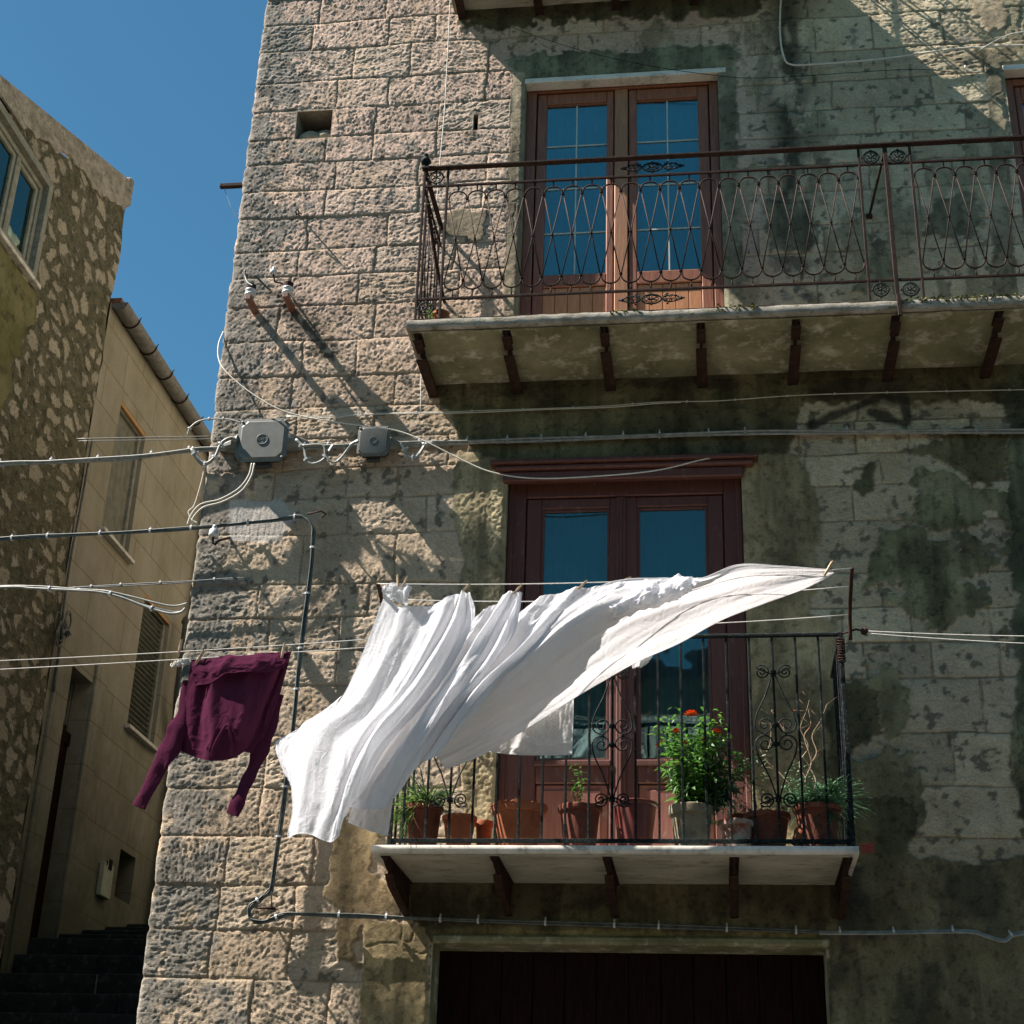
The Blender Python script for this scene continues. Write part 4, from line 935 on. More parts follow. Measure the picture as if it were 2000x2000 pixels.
sheet('wash_cloth', 'small white cloth peeping out below the big sheet by the right door leaf', sm, M['cotton_fine'], 'cloth', nu=30, nv=30, folds=[(.5,.4,.02,.1)], wr=.004, seed=23)
# ---- plum top, hung upside down by its hem
SY = 8.22; s_ = lambda x, y, d=0.: (220+x*.20704, 1240+y*.20704, SY+d)
body = [[s_(742,240),s_(900,228,-.01),s_(1150,205,-.015),s_(1400,185,-.01),s_(1560,172),s_(1688,162)],
 [s_(705,480,.01),s_(860,470,-.03),s_(1100,460,-.05),s_(1350,440,-.04),s_(1500,420,-.01),s_(1608,455,.02)],
 [s_(660,720,.02),s_(830,740,-.04),s_(1060,740,-.08),s_(1280,720,-.06),s_(1420,700,0),s_(1530,715,.03)],
 [s_(638,920,.03),s_(800,960,-.03),s_(1040,950,-.09),s_(1230,920,-.07),s_(1340,930,-.0),s_(1445,930,.03)],
 [s_(628,1085,.03),s_(780,1155,-.01),s_(960,1190,-.06),s_(1130,1165,-.05),s_(1235,1105,-.01),s_(1340,1130,.03)]]
TOP = thing('plum_top', at(430, 1300, SY), 'plum long-sleeved top pegged upside down by its hem', 'top')
mB, PB = cloth(body, nu=90, nv=90, folds=[(.18,.20,-.035,.05),(.30,.33,.03,.04),(.72,.80,.02,.10),(.88,.80,-.03,.05),(.52,.55,.012,.05)], wr=.004, seed=31)
mB.f = mB.f; obj('body', mB, M['jersey'], TOP, smooth=True)
back = [[(u, v, y+.05) for (u, v, y) in r] for r in body]; mb2, _ = cloth(back, nu=50, nv=50, folds=[(.3,.3,-.02,.1)], wr=.003, seed=33); obj('back_panel', mb2, M['jersey'], TOP, smooth=True)
flap = [[s_(740,236,-.012),s_(900,222,-.02),s_(1150,200,-.03),s_(1400,180,-.02),s_(1560,168,-.01),s_(1690,160,-.012)],
 [s_(755,350,-.03),s_(900,330,-.07),s_(1100,290,-.09),s_(1350,270,-.08),s_(1530,250,-.05),s_(1655,230,-.03)],
 [s_(783,478,-.03),s_(930,452,-.07),s_(1065,372,-.10),s_(1245,352,-.10),s_(1450,345,-.07),s_(1622,308,-.035)]]
mF, PF = cloth(flap, nu=80, nv=30, folds=[(.35,.4,.02,.04),(.15,.2,-.015,.04),(.6,.65,.012,.04)], wr=.004, seed=35); fo = obj('hem_band', mF, M['jersey'], TOP, smooth=True)
q = hem(PF, 'b', .0035); obj('stitched_edge', q, M['jersey'], fo, smooth=True)
def sleeve(path_, widths, label=None):
    m = MB(); n = len(path_); P = [Vector(p) for p in cat_rom([at(*p) for p in path_], 30)]; W = [float(np.interp(i/30*(n-1), range(n), widths)) for i in range(31)]
    vs = []; k = 14
    for i, p in enumerate(P):
        t = (P[min(i+1, 30)]-P[max(i-1, 0)]).normalized(); sd = t.cross(Vector((0,1,0))).normalized(); nn = Vector((0,1,0))
        for j in range(k):
            a = 2*math.pi*j/k; nz_ = float(fbm(np.array(i*.30+path_[0][0]), np.array(j*.55), 3, 19))-.5; wv = 1+2.2*nz_; ed_ = 1+.10*math.sin(i*.9+path_[0][0]); vs.append(p+sd*W[i]*ed_*math.cos(a)+nn*W[i]*.28*wv*math.sin(a)+nn*W[i]*.5*(float(fbm(np.array(i*.22), np.array(math.cos(a)*1.5), 2, 29))-.5))
    m.add(vs, [(i*k+j, i*k+(j+1) % k, (i+1)*k+(j+1) % k, (i+1)*k+j) for i in range(30) for j in range(k)])
    so_ = obj('sleeve', m, M['jersey'], TOP, smooth=True); c_ = MB(); c_.add([v+(v-P[26])*.04 for v in vs[26*k:]], [((i)*k+j, i*k+(j+1) % k, (i+1)*k+(j+1) % k, (i+1)*k+j) for i in range(4) for j in range(k)]); obj('cuff', c_, M['jersey'], so_, smooth=True)
px = lambda w: w*.20704/355.
sleeve([s_(690,430,.03),s_(672,700,.02),s_(610,900,.0),s_(520,1100,-.02),s_(400,1330,-.03),s_(250,1618,-.03)], [px(40), px(60), px(105), px(105), px(75), px(72)])
sleeve([s_(1560,560,.05),s_(1480,850,.05),s_(1395,1080,.03),s_(1310,1290,.0),s_(1215,1500,-.02),s_(1130,1692,-.02)], [px(60), px(75), px(85), px(60), px(66), px(72)])
m = MB(); nk = [s_(890,1075,-.065),s_(960,930,-.10),s_(1060,760,-.11),s_(1120,860,-.11),s_(1165,960,-.10),s_(1185,1090,-.07)]
m.tube([Vector(p) for p in cat_rom([at(*p) for p in nk], 40)], .004, 5); m.tube([Vector(p) for p in cat_rom([at(*p) for p in (s_(940,1150,-.08),s_(960,1040,-.11),s_(1075,850,-.125),s_(1110,950,-.12),s_(1130,1160,-.08))], 40)], .0075, 6)
obj('neck_placket', m, M['jersey'], TOP, smooth=True)
peg(at(*s_(815,225,-.03)[:2], 8.19), 25, 'peg on the left end of the plum top', 15, 1.35); peg(at(*s_(1605,165,-.03)[:2], 8.19), 5, 'peg on the right end of the plum top', 15, 1.35)
peg(at(351, 1268, 8.21), 5, 'lone peg on the cord just left of the plum top', 10, 1.35)
m = MB()
for k in range(26):
    t = k/25; p = at(338+30*t, 1298-5*t, 8.23); m.tube([p+Vector((.014*math.cos(a+k), .008*math.sin(a), .016*math.sin(a+k*1.7))) for a in [2*math.pi*j/7 for j in range(7)]], .003, 4, closed=True)
tag(obj('cord_knot', m, M['rope'], smooth=True), 'tangled knot of cord left of the plum top', 'knot')

# ------------------------------------------------------------------ junction boxes
def text_mesh(txt, size, mat, parent, loc, name='lettering'):
    cu = bpy.data.curves.new(name, 'FONT'); cu.body = txt; cu.size = size; cu.extrude = .0012; cu.align_x = 'CENTER'; cu.align_y = 'CENTER'
    to = bpy.data.objects.new(name, cu); COL.objects.link(to); bpy.context.view_layer.update()
    dg = bpy.context.evaluated_depsgraph_get(); me = bpy.data.meshes.new_from_object(to.evaluated_get(dg)); bpy.data.objects.remove(to)
    me.materials.clear(); me.materials.append(mat); me.transform(Matrix.Rotation(math.pi/2, 4, 'X'))
    o = bpy.data.objects.new(name, me); COL.objects.link(o); o.parent = parent; o.location = loc; return o
def jbox(u0, v0, u1, v1, label, txt, lid_y=8.885):
    a = at(u0, v0, lid_y); b = at(u1, v1, lid_y); cx, cz = (a.x+b.x)/2, (a.z+b.z)/2; w, h = abs(b.x-a.x)/2, abs(a.z-b.z)/2
    root = thing('junction_box', (cx, D, cz), label, 'junction box', 'grey cable junction boxes'); L = lambda x, y, z: Vector((x, y-D, z))
    def octo(w, h, c): return [(-w+c,-h),(w-c,-h),(w,-h+c),(w,h-c),(w-c,h),(-w+c,h),(-w,h-c),(-w,-h+c)]
    def prism(m, rings):
        n = 8; vs = [Vector((x, y-D, z)) for (y, pr) in rings for (x, z) in pr]; k = len(rings)
        m.add(vs, [tuple(range(n))[::-1] if True else 0, tuple((k-1)*n+i for i in range(n))]+[(i*n+j, i*n+(j+1) % n, (i+1)*n+(j+1) % n, (i+1)*n+j) for i in range(k-1) for j in range(n)])
    m = MB(); c = w*.24
    prism(m, [(lid_y+.022, octo(w*.97, h*.97, c)), (D-.05, octo(w*.93, h*.93, c)), (D-.05, octo(w*.7, h*.7, c)), (D+.0, octo(w*.7, h*.7, c))]); obj('case', m, M['pvc_dark'], root, loc=(0,0,0))
    m = MB(); prism(m, [(lid_y+.004, octo(w*.84, h*.84, c*.9)), (lid_y+.012, octo(w*.90, h*.90, c)), (lid_y+.014, octo(w*1.02, h*1.02, c)), (lid_y+.0215, octo(w*1.02, h*1.02, c))][::-1][::-1]); lid = obj('lid', m, M['pvc'], root, loc=(0,0,0))
    m = MB(); r_ = w*.22
    m.tube([Vector((r_*math.cos(t), lid_y+.003-D, r_*math.sin(t))) for t in [2*math.pi*k/24 for k in range(24)]], .0028, 6, closed=True)
    for s in (-1,1):
        for t in (-1,1): m.lathe([(0,.002),(.009,.002),(.009,-.006),(.006,-.008),(0,-.008)], (s*w*.86, lid_y+.010-D, t*h*.86), 10, Vector((0,1,0)))
    obj('badge_ring', m, M['pvc'], lid, loc=(0,0,0), smooth=True)
    if txt: text_mesh(txt, w*.17, M['pvc_dark'], lid, (0, lid_y+.0025-D, 0))
    for s in (-1, 1):
        m = MB(); m.lathe([(w*.42, 0), (w*.40, .015), (w*.20, w*.75), (w*.13, w*.80), (w*.13, w*.98)], (s*w*.95, (lid_y+.06)-D, -h*.05), 14, Vector((s, .25, 0)), cap=True); obj('cable_gland', m, M['pvc'], root, loc=(0,0,0), smooth=False)
    m = MB(); m.bbox(-w*.45, w*.35, lid_y+.05-D, D-.03-D, -h*1.16, -h*.93, .004); obj('cable_port', m, M['pvc_dark'], root, loc=(0,0,0)); return root
jbox(468, 818, 556, 897, 'large grey octagonal junction box with raised lettering, nearer the house corner', 'ENEL')
jbox(700, 832, 758, 887, 'smaller grey junction box, right of the large one', '')

# ------------------------------------------------------------------ cables
def cable(label, paths, mat, clips=(), r=.008, cat='cable', name='cable', group=None, cr=None):
    """paths: list of (pts, radius, offset (dx,dz)); clips every spacing"""
    m = MB(); main = None
    for (pts, rr_) in paths: m.tube(pts, rr_, 6); main = main or pts
    o = obj(name, m, mat, smooth=True); tag(o, label, cat, group)
    if clips:
        c0 = None; L = 0; nxt = clips*.5
        for a, b in zip(main[:-1], main[1:]):
            L += (b-a).length
            if L >= nxt:
                nxt += clips*random.uniform(.75, 1.25); d = (b-a).normalized(); Mr = d.to_track_quat('X', 'Z').to_matrix().to_4x4()
                mm = MB(); q = (cr or r*2.1); mm.tube([Vector((-.006,0,0)), Vector((.006,0,0))], q, 8); mm.bbox(-.004, .004, -q*.3, q*.3, q*.8, q*1.5, .001)
                if c0 is None: c0 = obj('cable_clip', mm, M['clip'], o)
                c = c0 if c0.location.length == 0 else c0.copy()
                if c is not c0: COL.objects.link(c); c.parent = o
                c.matrix_local = Matrix.Translation(a) @ Mr
    return o
def offs(pts, dx, dy, dz, wob=0, seed=0): return [p+Vector((dx+wob*math.sin(i*.35+seed), dy, dz+wob*math.cos(i*.31+seed*2))) for i, p in enumerate(pts)]
GC = 'grey cable runs along the facade'
p1 = path([(-300,930),(0,905),(100,901),(250,893),(350,881),(405,876),(480,874),(560,874),(700,868),(845,864),(940,861),(1040,858),(1265,850),(1500,843),(1700,842),(2000,841),(2300,842)], 8.962, 10)
cable('thick grey cable bundle running across the whole facade at the junction boxes', [(p1, .010), (offs(p1, 0, -.008, -.018, .002), .010), (offs(p1, 0, -.02, -.006, .003, 2), .008)], M['cable'], .30, .010, group=GC, cr=.024)
lp = [(375,877),(388,900),(402,908),(420,893),(432,868),(450,858),(462,862)]; P_ = path(lp, 8.88)
cable('short looped cables entering the large junction box from the left', [(P_, .009), (offs(P_, .006, -.01, .008), .009), (offs(P_, -.008, .008, .004), .008)], M['cable'], .1, .009, cr=.022)
P_ = path([(578,858),(592,875),(600,900),(612,905),(632,895),(650,868)], 8.88); Q_ = path([(590,870),(620,868),(632,872),(636,890),(650,903),(665,895),(685,870),(700,862)], 8.87)
cable('looped cables between the two junction boxes', [(P_, .009), (offs(P_, .008, -.01, -.008), .009), (Q_, .008), (offs(Q_, .006, -.012, -.008), .008)], M['cable'], .14, .009, cr=.022)
P_ = path([(782,865),(790,878),(800,892),(812,893),(822,880),(832,866),(845,864)], 8.88)
cable('looped cable leaving the smaller junction box on its right', [(P_, .009), (offs(P_, .006, -.008, -.008), .008)], M['cable'], .12, .009, cr=.02)
P_ = path([(492,905),(485,930),(465,955),(430,975),(400,982),(385,990),(372,1008),(366,1025)], 8.87); P2_ = path([(497,905),(490,932),(470,960),(434,980),(404,988),(390,996),(376,1014),(385,1022)], 8.89)
cable('pale cables curving down from the large junction box to the house corner', [(P_, .006), (P2_, .006), (path([(400,905),(395,935),(380,985),(368,1000),(378,1020),(386,1027)], 8.90), .0045)], M['ivory'])
P_ = path([(366,850),(372,835),(390,822),(420,818),(450,820),(470,826)], 8.93)
cable('cable arching over the corner into the top of the large junction box', [(P_, .006), (offs(P_, 0, .01, .008), .004)], M['cable'], .12, .006, cr=.012)
p2 = path([(-300,1082),(0,1053),(150,1045),(280,1038),(400,1030),(520,1018),(580,1010),(600,1015),(610,1030),(612,1050),(608,1100),(590,1250),(574,1400),(550,1600),(532,1720),(526,1742),(510,1755),(493,1768),(486,1782),(493,1797),(512,1801),(535,1794),(560,1786),(600,1785),(700,1789),(830,1794),(1200,1806),(1600,1820)], 8.95, 9)
cable('dark cable bundle dropping between the plum top and the sheets, looping to the right', [(p2, .007), (offs(p2, .010, -.005, -.008, .003), .0065), (offs(p2, -.006, -.010, .005, .003, 1), .005)], M['cable_dark'], .32, .008, cr=.020, group=GC)
p2b = path([(1600,1820),(1720,1820),(1825,1818),(1895,1818),(1925,1826),(1950,1834),(1965,1834),(1990,1822),(2100,1815)], 8.90, 9)
cable('pale cable pair at the lower right, kinking down at its end', [(p2b, .007), (offs(p2b, 0, -.01, -.012), .007)], M['cable'], .3, .008, cr=.018, group=GC)
p3 = path([(-300,1160),(0,1147),(60,1149),(140,1153),(190,1156),(235,1166),(290,1187),(330,1198),(352,1196),(362,1188)], 8.93, 9)
cable('sagging grey cable bundle ending at the house corner above the plum top', [(p3, .009), (offs(p3, 0, .006, .014, .004), .007), (path([(150,1150),(210,1155),(260,1166),(320,1181),(345,1183),(366,1178)], 8.93), .006)], M['cable'], .4, .009, cr=.018)
p4 = path([(135,1148),(250,1141),(370,1135),(440,1130),(475,1129),(483,1138),(478,1146)], 8.95)
cable('thin dark cable hooked into the wall above the plum top', [(p4, .0045), (offs(p4, 0, 0, -.008, .003), .004)], M['cable_dark'], .3, .005, cr=.01)
p5 = path([(150,857),(300,854),(420,852)], 9.1); cable('thin dark wire spanning the alley below the gutter', [(p5, .004), (offs(p5, 0, .03, -.004, .002), .003)], M['cable_dark'])
p6 = path([(560,812),(640,813),(700,808),(850,805),(960,801),(1060,798),(1180,793),(1290,785),(1400,783),(1560,772),(1760,766),(2000,761),(2200,757)], 8.965, 8)
cable('thin yellowish wire stapled under the upper balcony', [(p6, .0035), (offs(p6[:60], 0, -.004, -.012, .003), .004)], M['ivory'], .33, .004, cr=.007)
p7 = path([(436,648,9.02),(427,672,8.97),(427,700,8.93),(440,724,8.9),(480,760,8.88),(540,797,8.86),(600,815,8.85),(690,829,8.84),(770,840,8.84),(830,862,8.83),(900,897,8.83),(960,922,8.82),(1040,934,8.82),(1150,931,8.82),(1280,919,8.84),(1370,898,8.9),(1410,893,8.97)], 8.9, 8)
cable('slack ivory cable swooping from the house corner to the lower door cornice', [(p7, .0048)], M['ivory'])
p8 = path([(1530,-60),(1524,20),(1524,70),(1530,108),(1545,126),(1600,125),(1720,115),(1860,96),(1925,92),(2000,88),(2200,80)], 8.96, 8)
cable('ivory cable bending right above the upper balcony railing', [(p8, .007)], M['ivory'], .35, .006, cr=.010)
cable('thin twisted wire at the top right corner', [(path([(1910,100),(1935,85),(1965,70),(2000,62),(2100,50)], 8.95), .005), (path([(1885,128),(1888,138),(1912,141)], 8.95), .006)], M['ivory'])
cable('thin rust-coloured wire slanting across the top balcony shade', [(path([(893,15,8.9),(1100,88,8.9),(1250,125,8.92),(1396,147,8.97),(1500,152,8.97),(1760,136,8.98),(1860,140,8.98)], 8.9, 6), .0025)], M['rust'])
p9 = path([(881,-30,8.9),(872,150,8.9),(868,220,8.9),(858,330,8.9),(853,396,8.9)], 8.9, 6)
cable('white cord hanging down the wall above the corner finial', [(p9, .0035)], M['rope'], cat='cord', name='hanging_cord'); cable('white cord end hanging under the upper balcony corner', [(path([(823,710,8.9),(821,806,8.9)], 8.9), .003)], M['rope'], cat='cord', name='hanging_cord')
# wall hook at the loop
m = MB(); a = at(515, 1774, 8.98); b = at(505, 1773, 8.80); m.tube([a, b, b+Vector((.10,0,-.004))], .008, 6); m.tube([at(530,1745,8.9), at(531,1772,8.86)], .004, 5)
tag(obj('iron_hook', m, M['darkrust'], smooth=True), 'iron hook holding the loop of the dark cable', 'hook')
m = MB(); a = at(630, 1010, 8.98); m.tube([a, at(636,1004,8.9), at(628,998,8.85), at(600,1004,8.86)], .006, 6); tag(obj('iron_hook', m, M['darkrust'], smooth=True), 'iron hook where the dark cable bends down beside the white scraped stone', 'hook')
m = MB(); a = at(583, 420); m.tube([a, at(584,414,8.95), at(581,409,8.93), at(577,413,8.94), at(580,420,8.95)], .006, 6); tag(obj('iron_ring', m, M['rust'], smooth=True), 'small rusty ring in the wall above the insulators', 'ring')
# iron bar sticking out into the sky
m = MB(); a = at(430, 364, 9.3); b = at(475, 361, 9.3); m.bbox(a.x, XL+.02, 9.28, 9.32, a.z-.016, a.z+.016, .004); ib = obj('iron_bar', m, M['rust']); tag(ib, 'rusty iron bar sticking out of the house corner against the sky', 'bar')
m = MB(); m.tube([Vector((a.x+.03, 9.30, a.z-.01)), at(450, 402, 9.29), at(461, 424, 9.29)], .0025, 4); obj('wire', m, M['cable_dark'], ib)
# ------------------------------------------------------------------ insulators
def insulator(u, v, label, Ln=.20):
    p = at(u, v, D); root = thing('insulator', p, label, 'insulator', 'porcelain insulators on the corner'); L_ = Ln
    m = MB(); m.bbox(-.022, .022, -L_, 0, -.045, -.005, .006); obj('wooden_arm', m, M['brownpot'], root, loc=(0,0,0))
    m = MB(); m.lathe([(.0,-.0),(.028,.0),(.040,.012),(.040,.024),(.026,.032),(.040,.042),(.040,.056),(.024,.066),(0,.066)], (0,-L_+.045,0), 20); obj('porcelain_spool', m, M['porcelain'], root, loc=(0,0,0), smooth=True)
    m = MB(); m.lathe([(0,.066),(.034,.066),(.036,.095),(.020,.10),(0,.10)], (0,-L_+.045,0), 14); obj('cap', m, M['darkrust'], root, loc=(0,0,0), smooth=False)
insulator(500, 604, 'left banded insulator of the pair near the house corner'); insulator(572, 600, 'right banded insulator of the pair near the house corner')
root = thing('insulator', at(545, 540), 'small white insulator above and between the banded pair', 'insulator', 'porcelain insulators on the corner')
p = at(534, 530, 8.86)-root.location; m = MB(); m.lathe([(.0,.035),(.010,.033),(.013,.020),(.011,.014),(.024,.006),(.026,-.016),(.020,-.024),(.0,-.026)], p, 16); obj('porcelain_bell', m, M['porcelain'], root, loc=(0,0,0), smooth=True)
m = MB(); m.tube([p+Vector((0,0,-.02)), p+Vector((.01,.03,-.07)), Vector((.03,0,-.06))], .006, 6); obj('pin', m, M['darkrust'], root, loc=(0,0,0), smooth=True)
root = thing('insulator', at(440, 1050), 'white bell insulator hanging on the cable at the corner, by the scraped stone', 'insulator'); p = at(418, 1040, 8.86)-root.location
m = MB(); m.lathe([(0,.055),(.012,.05),(.016,.036),(.012,.030),(.030,.016),(.034,-.02),(.030,-.034),(0,-.034)], p, 18); obj('porcelain_bell', m, M['porcelain'], root, loc=(0,0,0), smooth=True)
m = MB(); m.tube([p+Vector((0,0,-.03)), p+Vector((.0,0,-.075)), p+Vector((.018,.0,-.085)), p+Vector((.03,.02,-.05)), Vector((.03,0,0.))], .008, 6); obj('pin', m, M['darkrust'], root, loc=(0,0,0), smooth=True)
cable('black cable stub curling up beside the left banded insulator', [(path([(478,528,8.8),(479,540,8.8),(484,552,8.78),(494,558,8.76)], 8.8), .007), (path([(497,537,8.8),(520,560,8.86),(528,566,8.9)], 8.8), .008)], M['cable_dark'])

# ------------------------------------------------------------------ side street, walls in plane x = SX
SX = -5.8
ay = lambda u, v, x=SX: (atx(u, v, x).y, atx(u, v, x).z)
def ypoly(mb, pts, x0, x1):
    n = len(pts); vs = [Vector((x, y, z)) for x in (x0, x1) for (y, z) in pts]
    mb.add(vs, [tuple(range(n)), tuple(range(2*n-1, n-1, -1))]+[(i, (i+1) % n, n+(i+1) % n, n+i) for i in range(n)])
yc0, zc0 = ay(0, 150); yc1, zc1 = ay(243, 347); sl_ = (zc1-zc0)/(yc1-yc0)
yb = ay(214, 580)[0]; 
B1 = thing('rubble_house', (SX-2, 11, 0), 'patched rubble stone house at the left edge with a grey window', 'building')
# window 1 opening on B1
wy0, wz1 = ay(3, 205); wy1 = ay(105, 362)[0]; wz0 = atx(67, 553, SX).z; wz1 = atx(105, 362, SX).z
m = MB(); ys = 9.3; yt = yb+.05
rg = random.Random(5)
def b1_edge(): return [(yb+.02*rg.uniform(-1,1), z) for z in np.arange(0.2, ay(243,347)[1]-.2, .16)]
ztop = lambda y: zc0+sl_*(y-yc0)
ypoly(m, [(ys,-.1),(yt,-.1)]+[(yt+.03*math.sin(z*5)+rg.uniform(-.012,.012), z) for z in np.arange(.3, wz0-.02, .14)]+[(yt, wz0), (ys, wz0)], SX-3.5, SX)
ypoly(m, [(wy1, wz0+.0005),(yt, wz0+.0005)]+[(yt+.03*math.sin(z*5)+rg.uniform(-.012,.012), z) for z in np.arange(wz0+.15, ztop(yt)-.30, .14)]+[(yt, ztop(yt)-.27), (wy1, ztop(wy1)-.27)], SX-3.5, SX)
wy0b = wy1-1.25
ypoly(m, [(ys, wz0+.0005),(wy0b, wz0+.0005),(wy0b, ztop(wy0b)-.27),(ys, ztop(ys)-.27)], SX-3.5, SX)
ypoly(m, [(wy0b+.0005, wz1),(wy1-.0005, wz1),(wy1-.0005, ztop(wy1)-.27),(wy0b+.0005, ztop(wy0b)-.27)], SX-3.5, SX)
obj('rubble_wall', m, M['rubble'], B1)
m = MB(); n = 90; low = [(yt+(ys-yt)*k/n, ztop(yt+(ys-yt)*k/n)-.16-.34*float(fbm(np.array(k*.16), np.array(2.), 5, 3))) for k in range(n+1)]; low = [(y, max(z, wz1+.03) if y < wy1+.06 else z) for (y, z) in low]
ypoly(m, [(ys, ztop(ys)), (yt+.02, ztop(yt+.02))]+low, SX-.02, SX+.022); m.bbox(SX-3.6, SX+.035, yt-.07, yt+.025, ztop(yt)-.30, ztop(yt)+.03, .02); obj('render_coping', m, M['slab'], B1)
m = MB(); n = 20; n = 60; ypoly(m, [(ys, wz0-3.2)]+[(wy1-.9+1.0*(k/n)**.7+.5*(float(fbm(np.array(k*.25), np.array(9.), 5, 3))-.5), wz0-3.2+3.11*k/n) for k in range(n+1)]+[(ys, wz0-.09)], SX-.01, SX+.010); obj('render_patch', m, mottled('mossy_render', (.10,.105,.035), (.20,.185,.09), 2.5, .95, .004, 60, (.05,.05,.03)), B1)
# its window
m = MB(); fwid = .07
def xfr(m, y0, y1, z0, z1, w, xa, xb): m.bbox(xa, xb, y0, y0+w, z0, z1, .004); m.bbox(xa, xb, y1-w, y1, z0, z1, .004); m.bbox(xa, xb, y0+w, y1-w, z1-w, z1, .004); m.bbox(xa, xb, y0+w, y1-w, z0, z0+w, .004)
xfr(m, wy0b+.001, wy1-.001, wz0+.001, wz1-.001, .075, SX-.10, SX+.006); xfr(m, wy0b+.08, wy1-.08, wz0+.08, wz1-.08, .05, SX-.13, SX-.05)
win = obj('window', m, M['frame_grey'], B1, 'grey framed window of the rubble house')
m = MB(); ym = (wy0b+wy1)/2+.04; 
for (a, b) in ((wy0b+.135, ym-.035), (ym+.035, wy1-.135)): xfr(m, a, b, wz0+.135, wz1-.135, .045, SX-.11, SX-.065)
m.bbox(SX-.11, SX-.05, ym-.034, ym+.034, wz0+.135, wz1-.135, .004); obj('casement', m, M['frame_grey'], win)
for (a, b) in ((wy0b+.135, ym-.035), (ym+.035, wy1-.135)): m = MB(); m.box(SX-.092, SX-.088, a+.046, b-.046, wz0+.182, wz1-.182); obj('pane', m, M['glass_blue'], win)
m = MB(); m.box(SX-.35, SX-.3, wy0b, wy1, wz0, wz1); obj('interior', m, M['black'], win)
m = MB(); m.bbox(SX-.05, SX+.05, wy0b-.03, wy1+.03, wz0-.045, wz0-.002, .004); obj('sill', m, M['marble'], win)
# B2, ochre rendered house
B2_ = thing('ochre_house', (SX-2, 14, 0), 'ochre rendered house further up the alley with narrow shuttered windows', 'building')
g0 = atx(228, 600, SX); g1_ = atx(398, 868, SX); zg = (g0.z+g1_.z)/2-.02; ye = g1_.y+.35
def q2(pts): ys_ = [ay(*p)[0] for p in pts]; zs_ = [ay(*p)[1] for p in pts]; return min(ys_), max(ys_), min(zs_), max(zs_)
wA = (ay(241,784)[0], ay(287,860)[0], ay(248,1083)[1]+.02, ay(287,860)[1]+.02)
yA0 = ay(200, 1032)[0]; yA1 = ay(247, 1078)[0]; yA0 = min(yA0, wA[0]); wA = (yA0, yA1, ay(247,1078)[1], ay(290,852)[1])
zAt = ay(238, 782)[1]; yAx = ay(238, 782)[0]
wA = ((ay(237,779)[0]+ay(201,1024)[0])/2, (ay(290,850)[0]+ay(247,1065)[0])/2, ay(222,1060)[1], ay(262,815)[1])
wB = ((ay(284,1161)[0]+ay(248,1416)[0])/2, (ay(337,1212)[0]+ay(295,1457)[0])/2, ay(272,1438)[1], ay(310,1187)[1])
dW = (ay(136,1304)[0], ay(181,1335)[0], 3.2, ay(170,1325)[1])
mt = (ay(190,1720)[0], ay(210,1720)[0], ay(200,1755)[1], ay(200,1685)[1])
nc = (ay(230,1700)[0], ay(262,1700)[0], ay(240,1760)[1], ay(240,1660)[1])
print('B2', zg, ye, wA, wB, dW, mt, nc, 'B1', yt, wy0b, wy1, wz0, wz1)
m = MB(); ops = [wA, wB, dW, nc]
cuts_y = sorted(set([yt+.0005, ye]+[o[k] for o in ops for k in (0,1)])); cuts_z = sorted(set([-.1, zg]+[o[k] for o in ops for k in (2,3)]))
for ya, yb_ in zip(cuts_y[:-1], cuts_y[1:]):
    for za, zb_ in zip(cuts_z[:-1], cuts_z[1:]):
        yc_, zc_ = (ya+yb_)/2, (za+zb_)/2
        if any(o[0] < yc_ < o[1] and o[2] < zc_ < o[3] for o in ops): continue
        o_ = len(m.v); m.v += [(SX,ya,za),(SX,yb_,za),(SX,yb_,zb_),(SX,ya,zb_)]; m.f.append((o_,o_+1,o_+2,o_+3)); m.m.append(0)
for (ya, yb_, za, zb_) in ops:
    m.add([(SX,ya,za),(SX,ya,zb_),(SX-.22,ya,zb_),(SX-.22,ya,za)], [(0,1,2,3)]); m.add([(SX,yb_,za),(SX,yb_,zb_),(SX-.22,yb_,zb_),(SX-.22,yb_,za)], [(0,1,2,3)])
    m.add([(SX,ya,zb_),(SX,yb_,zb_),(SX-.22,yb_,zb_),(SX-.22,ya,zb_)], [(0,1,2,3)]); m.add([(SX,ya,za),(SX,yb_,za),(SX-.22,yb_,za),(SX-.22,ya,za)], [(0,1,2,3)])
obj('rendered_wall', m, M['ochre'], B2_)
m = MB(); m.box(SX-4, SX-.30, yt, ye, -.1, zg-.02); m.box(SX-4, SX-.001, ye, ye+.05, -.1, zg); obj('house_mass', m, M['ochre'], B2_)
m = MB(); m.box(SX-4.2, SX+.10, yt+.01, ye+.1, zg+.001, zg+.05); obj('roof', m, M['brownpot'], B2_)
gm_ = MB(); gy = [(SX+.085+.085*math.cos(a), zg-.0+.085*math.sin(a)) for a in [math.pi+math.pi*k/10 for k in range(11)]]
rr = []
for y in np.linspace(yt+.02, ye+.05, 30): rr.append([Vector((x, y, z)) for (x, z) in gy]+[Vector((x*1.0-.004*0, y, z)) for (x, z) in [(SX+.165, zg+.001), (SX+.005, zg+.001)]])
gm_.grid(rr); gm_.add(rr[0], [tuple(range(13))]); gm_.add(rr[-1], [tuple(range(13))[::-1]])
gt = obj('gutter', gm_, M['zinc'], B2_, smooth=False)
m = MB()
for k in range(8): y = yt+.35+k*.52; m.tube([Vector((SX+.085+.092*math.cos(a), y, zg+.092*math.sin(a))) for a in [math.pi*.95+math.pi*1.1*j/12 for j in range(13)]], .008, 5); m.tube([Vector((SX+.175, y, zg)), Vector((SX+.19, y, zg+.03))], .006, 5)
obj('gutter_bracket', m, M['rust'], gt)
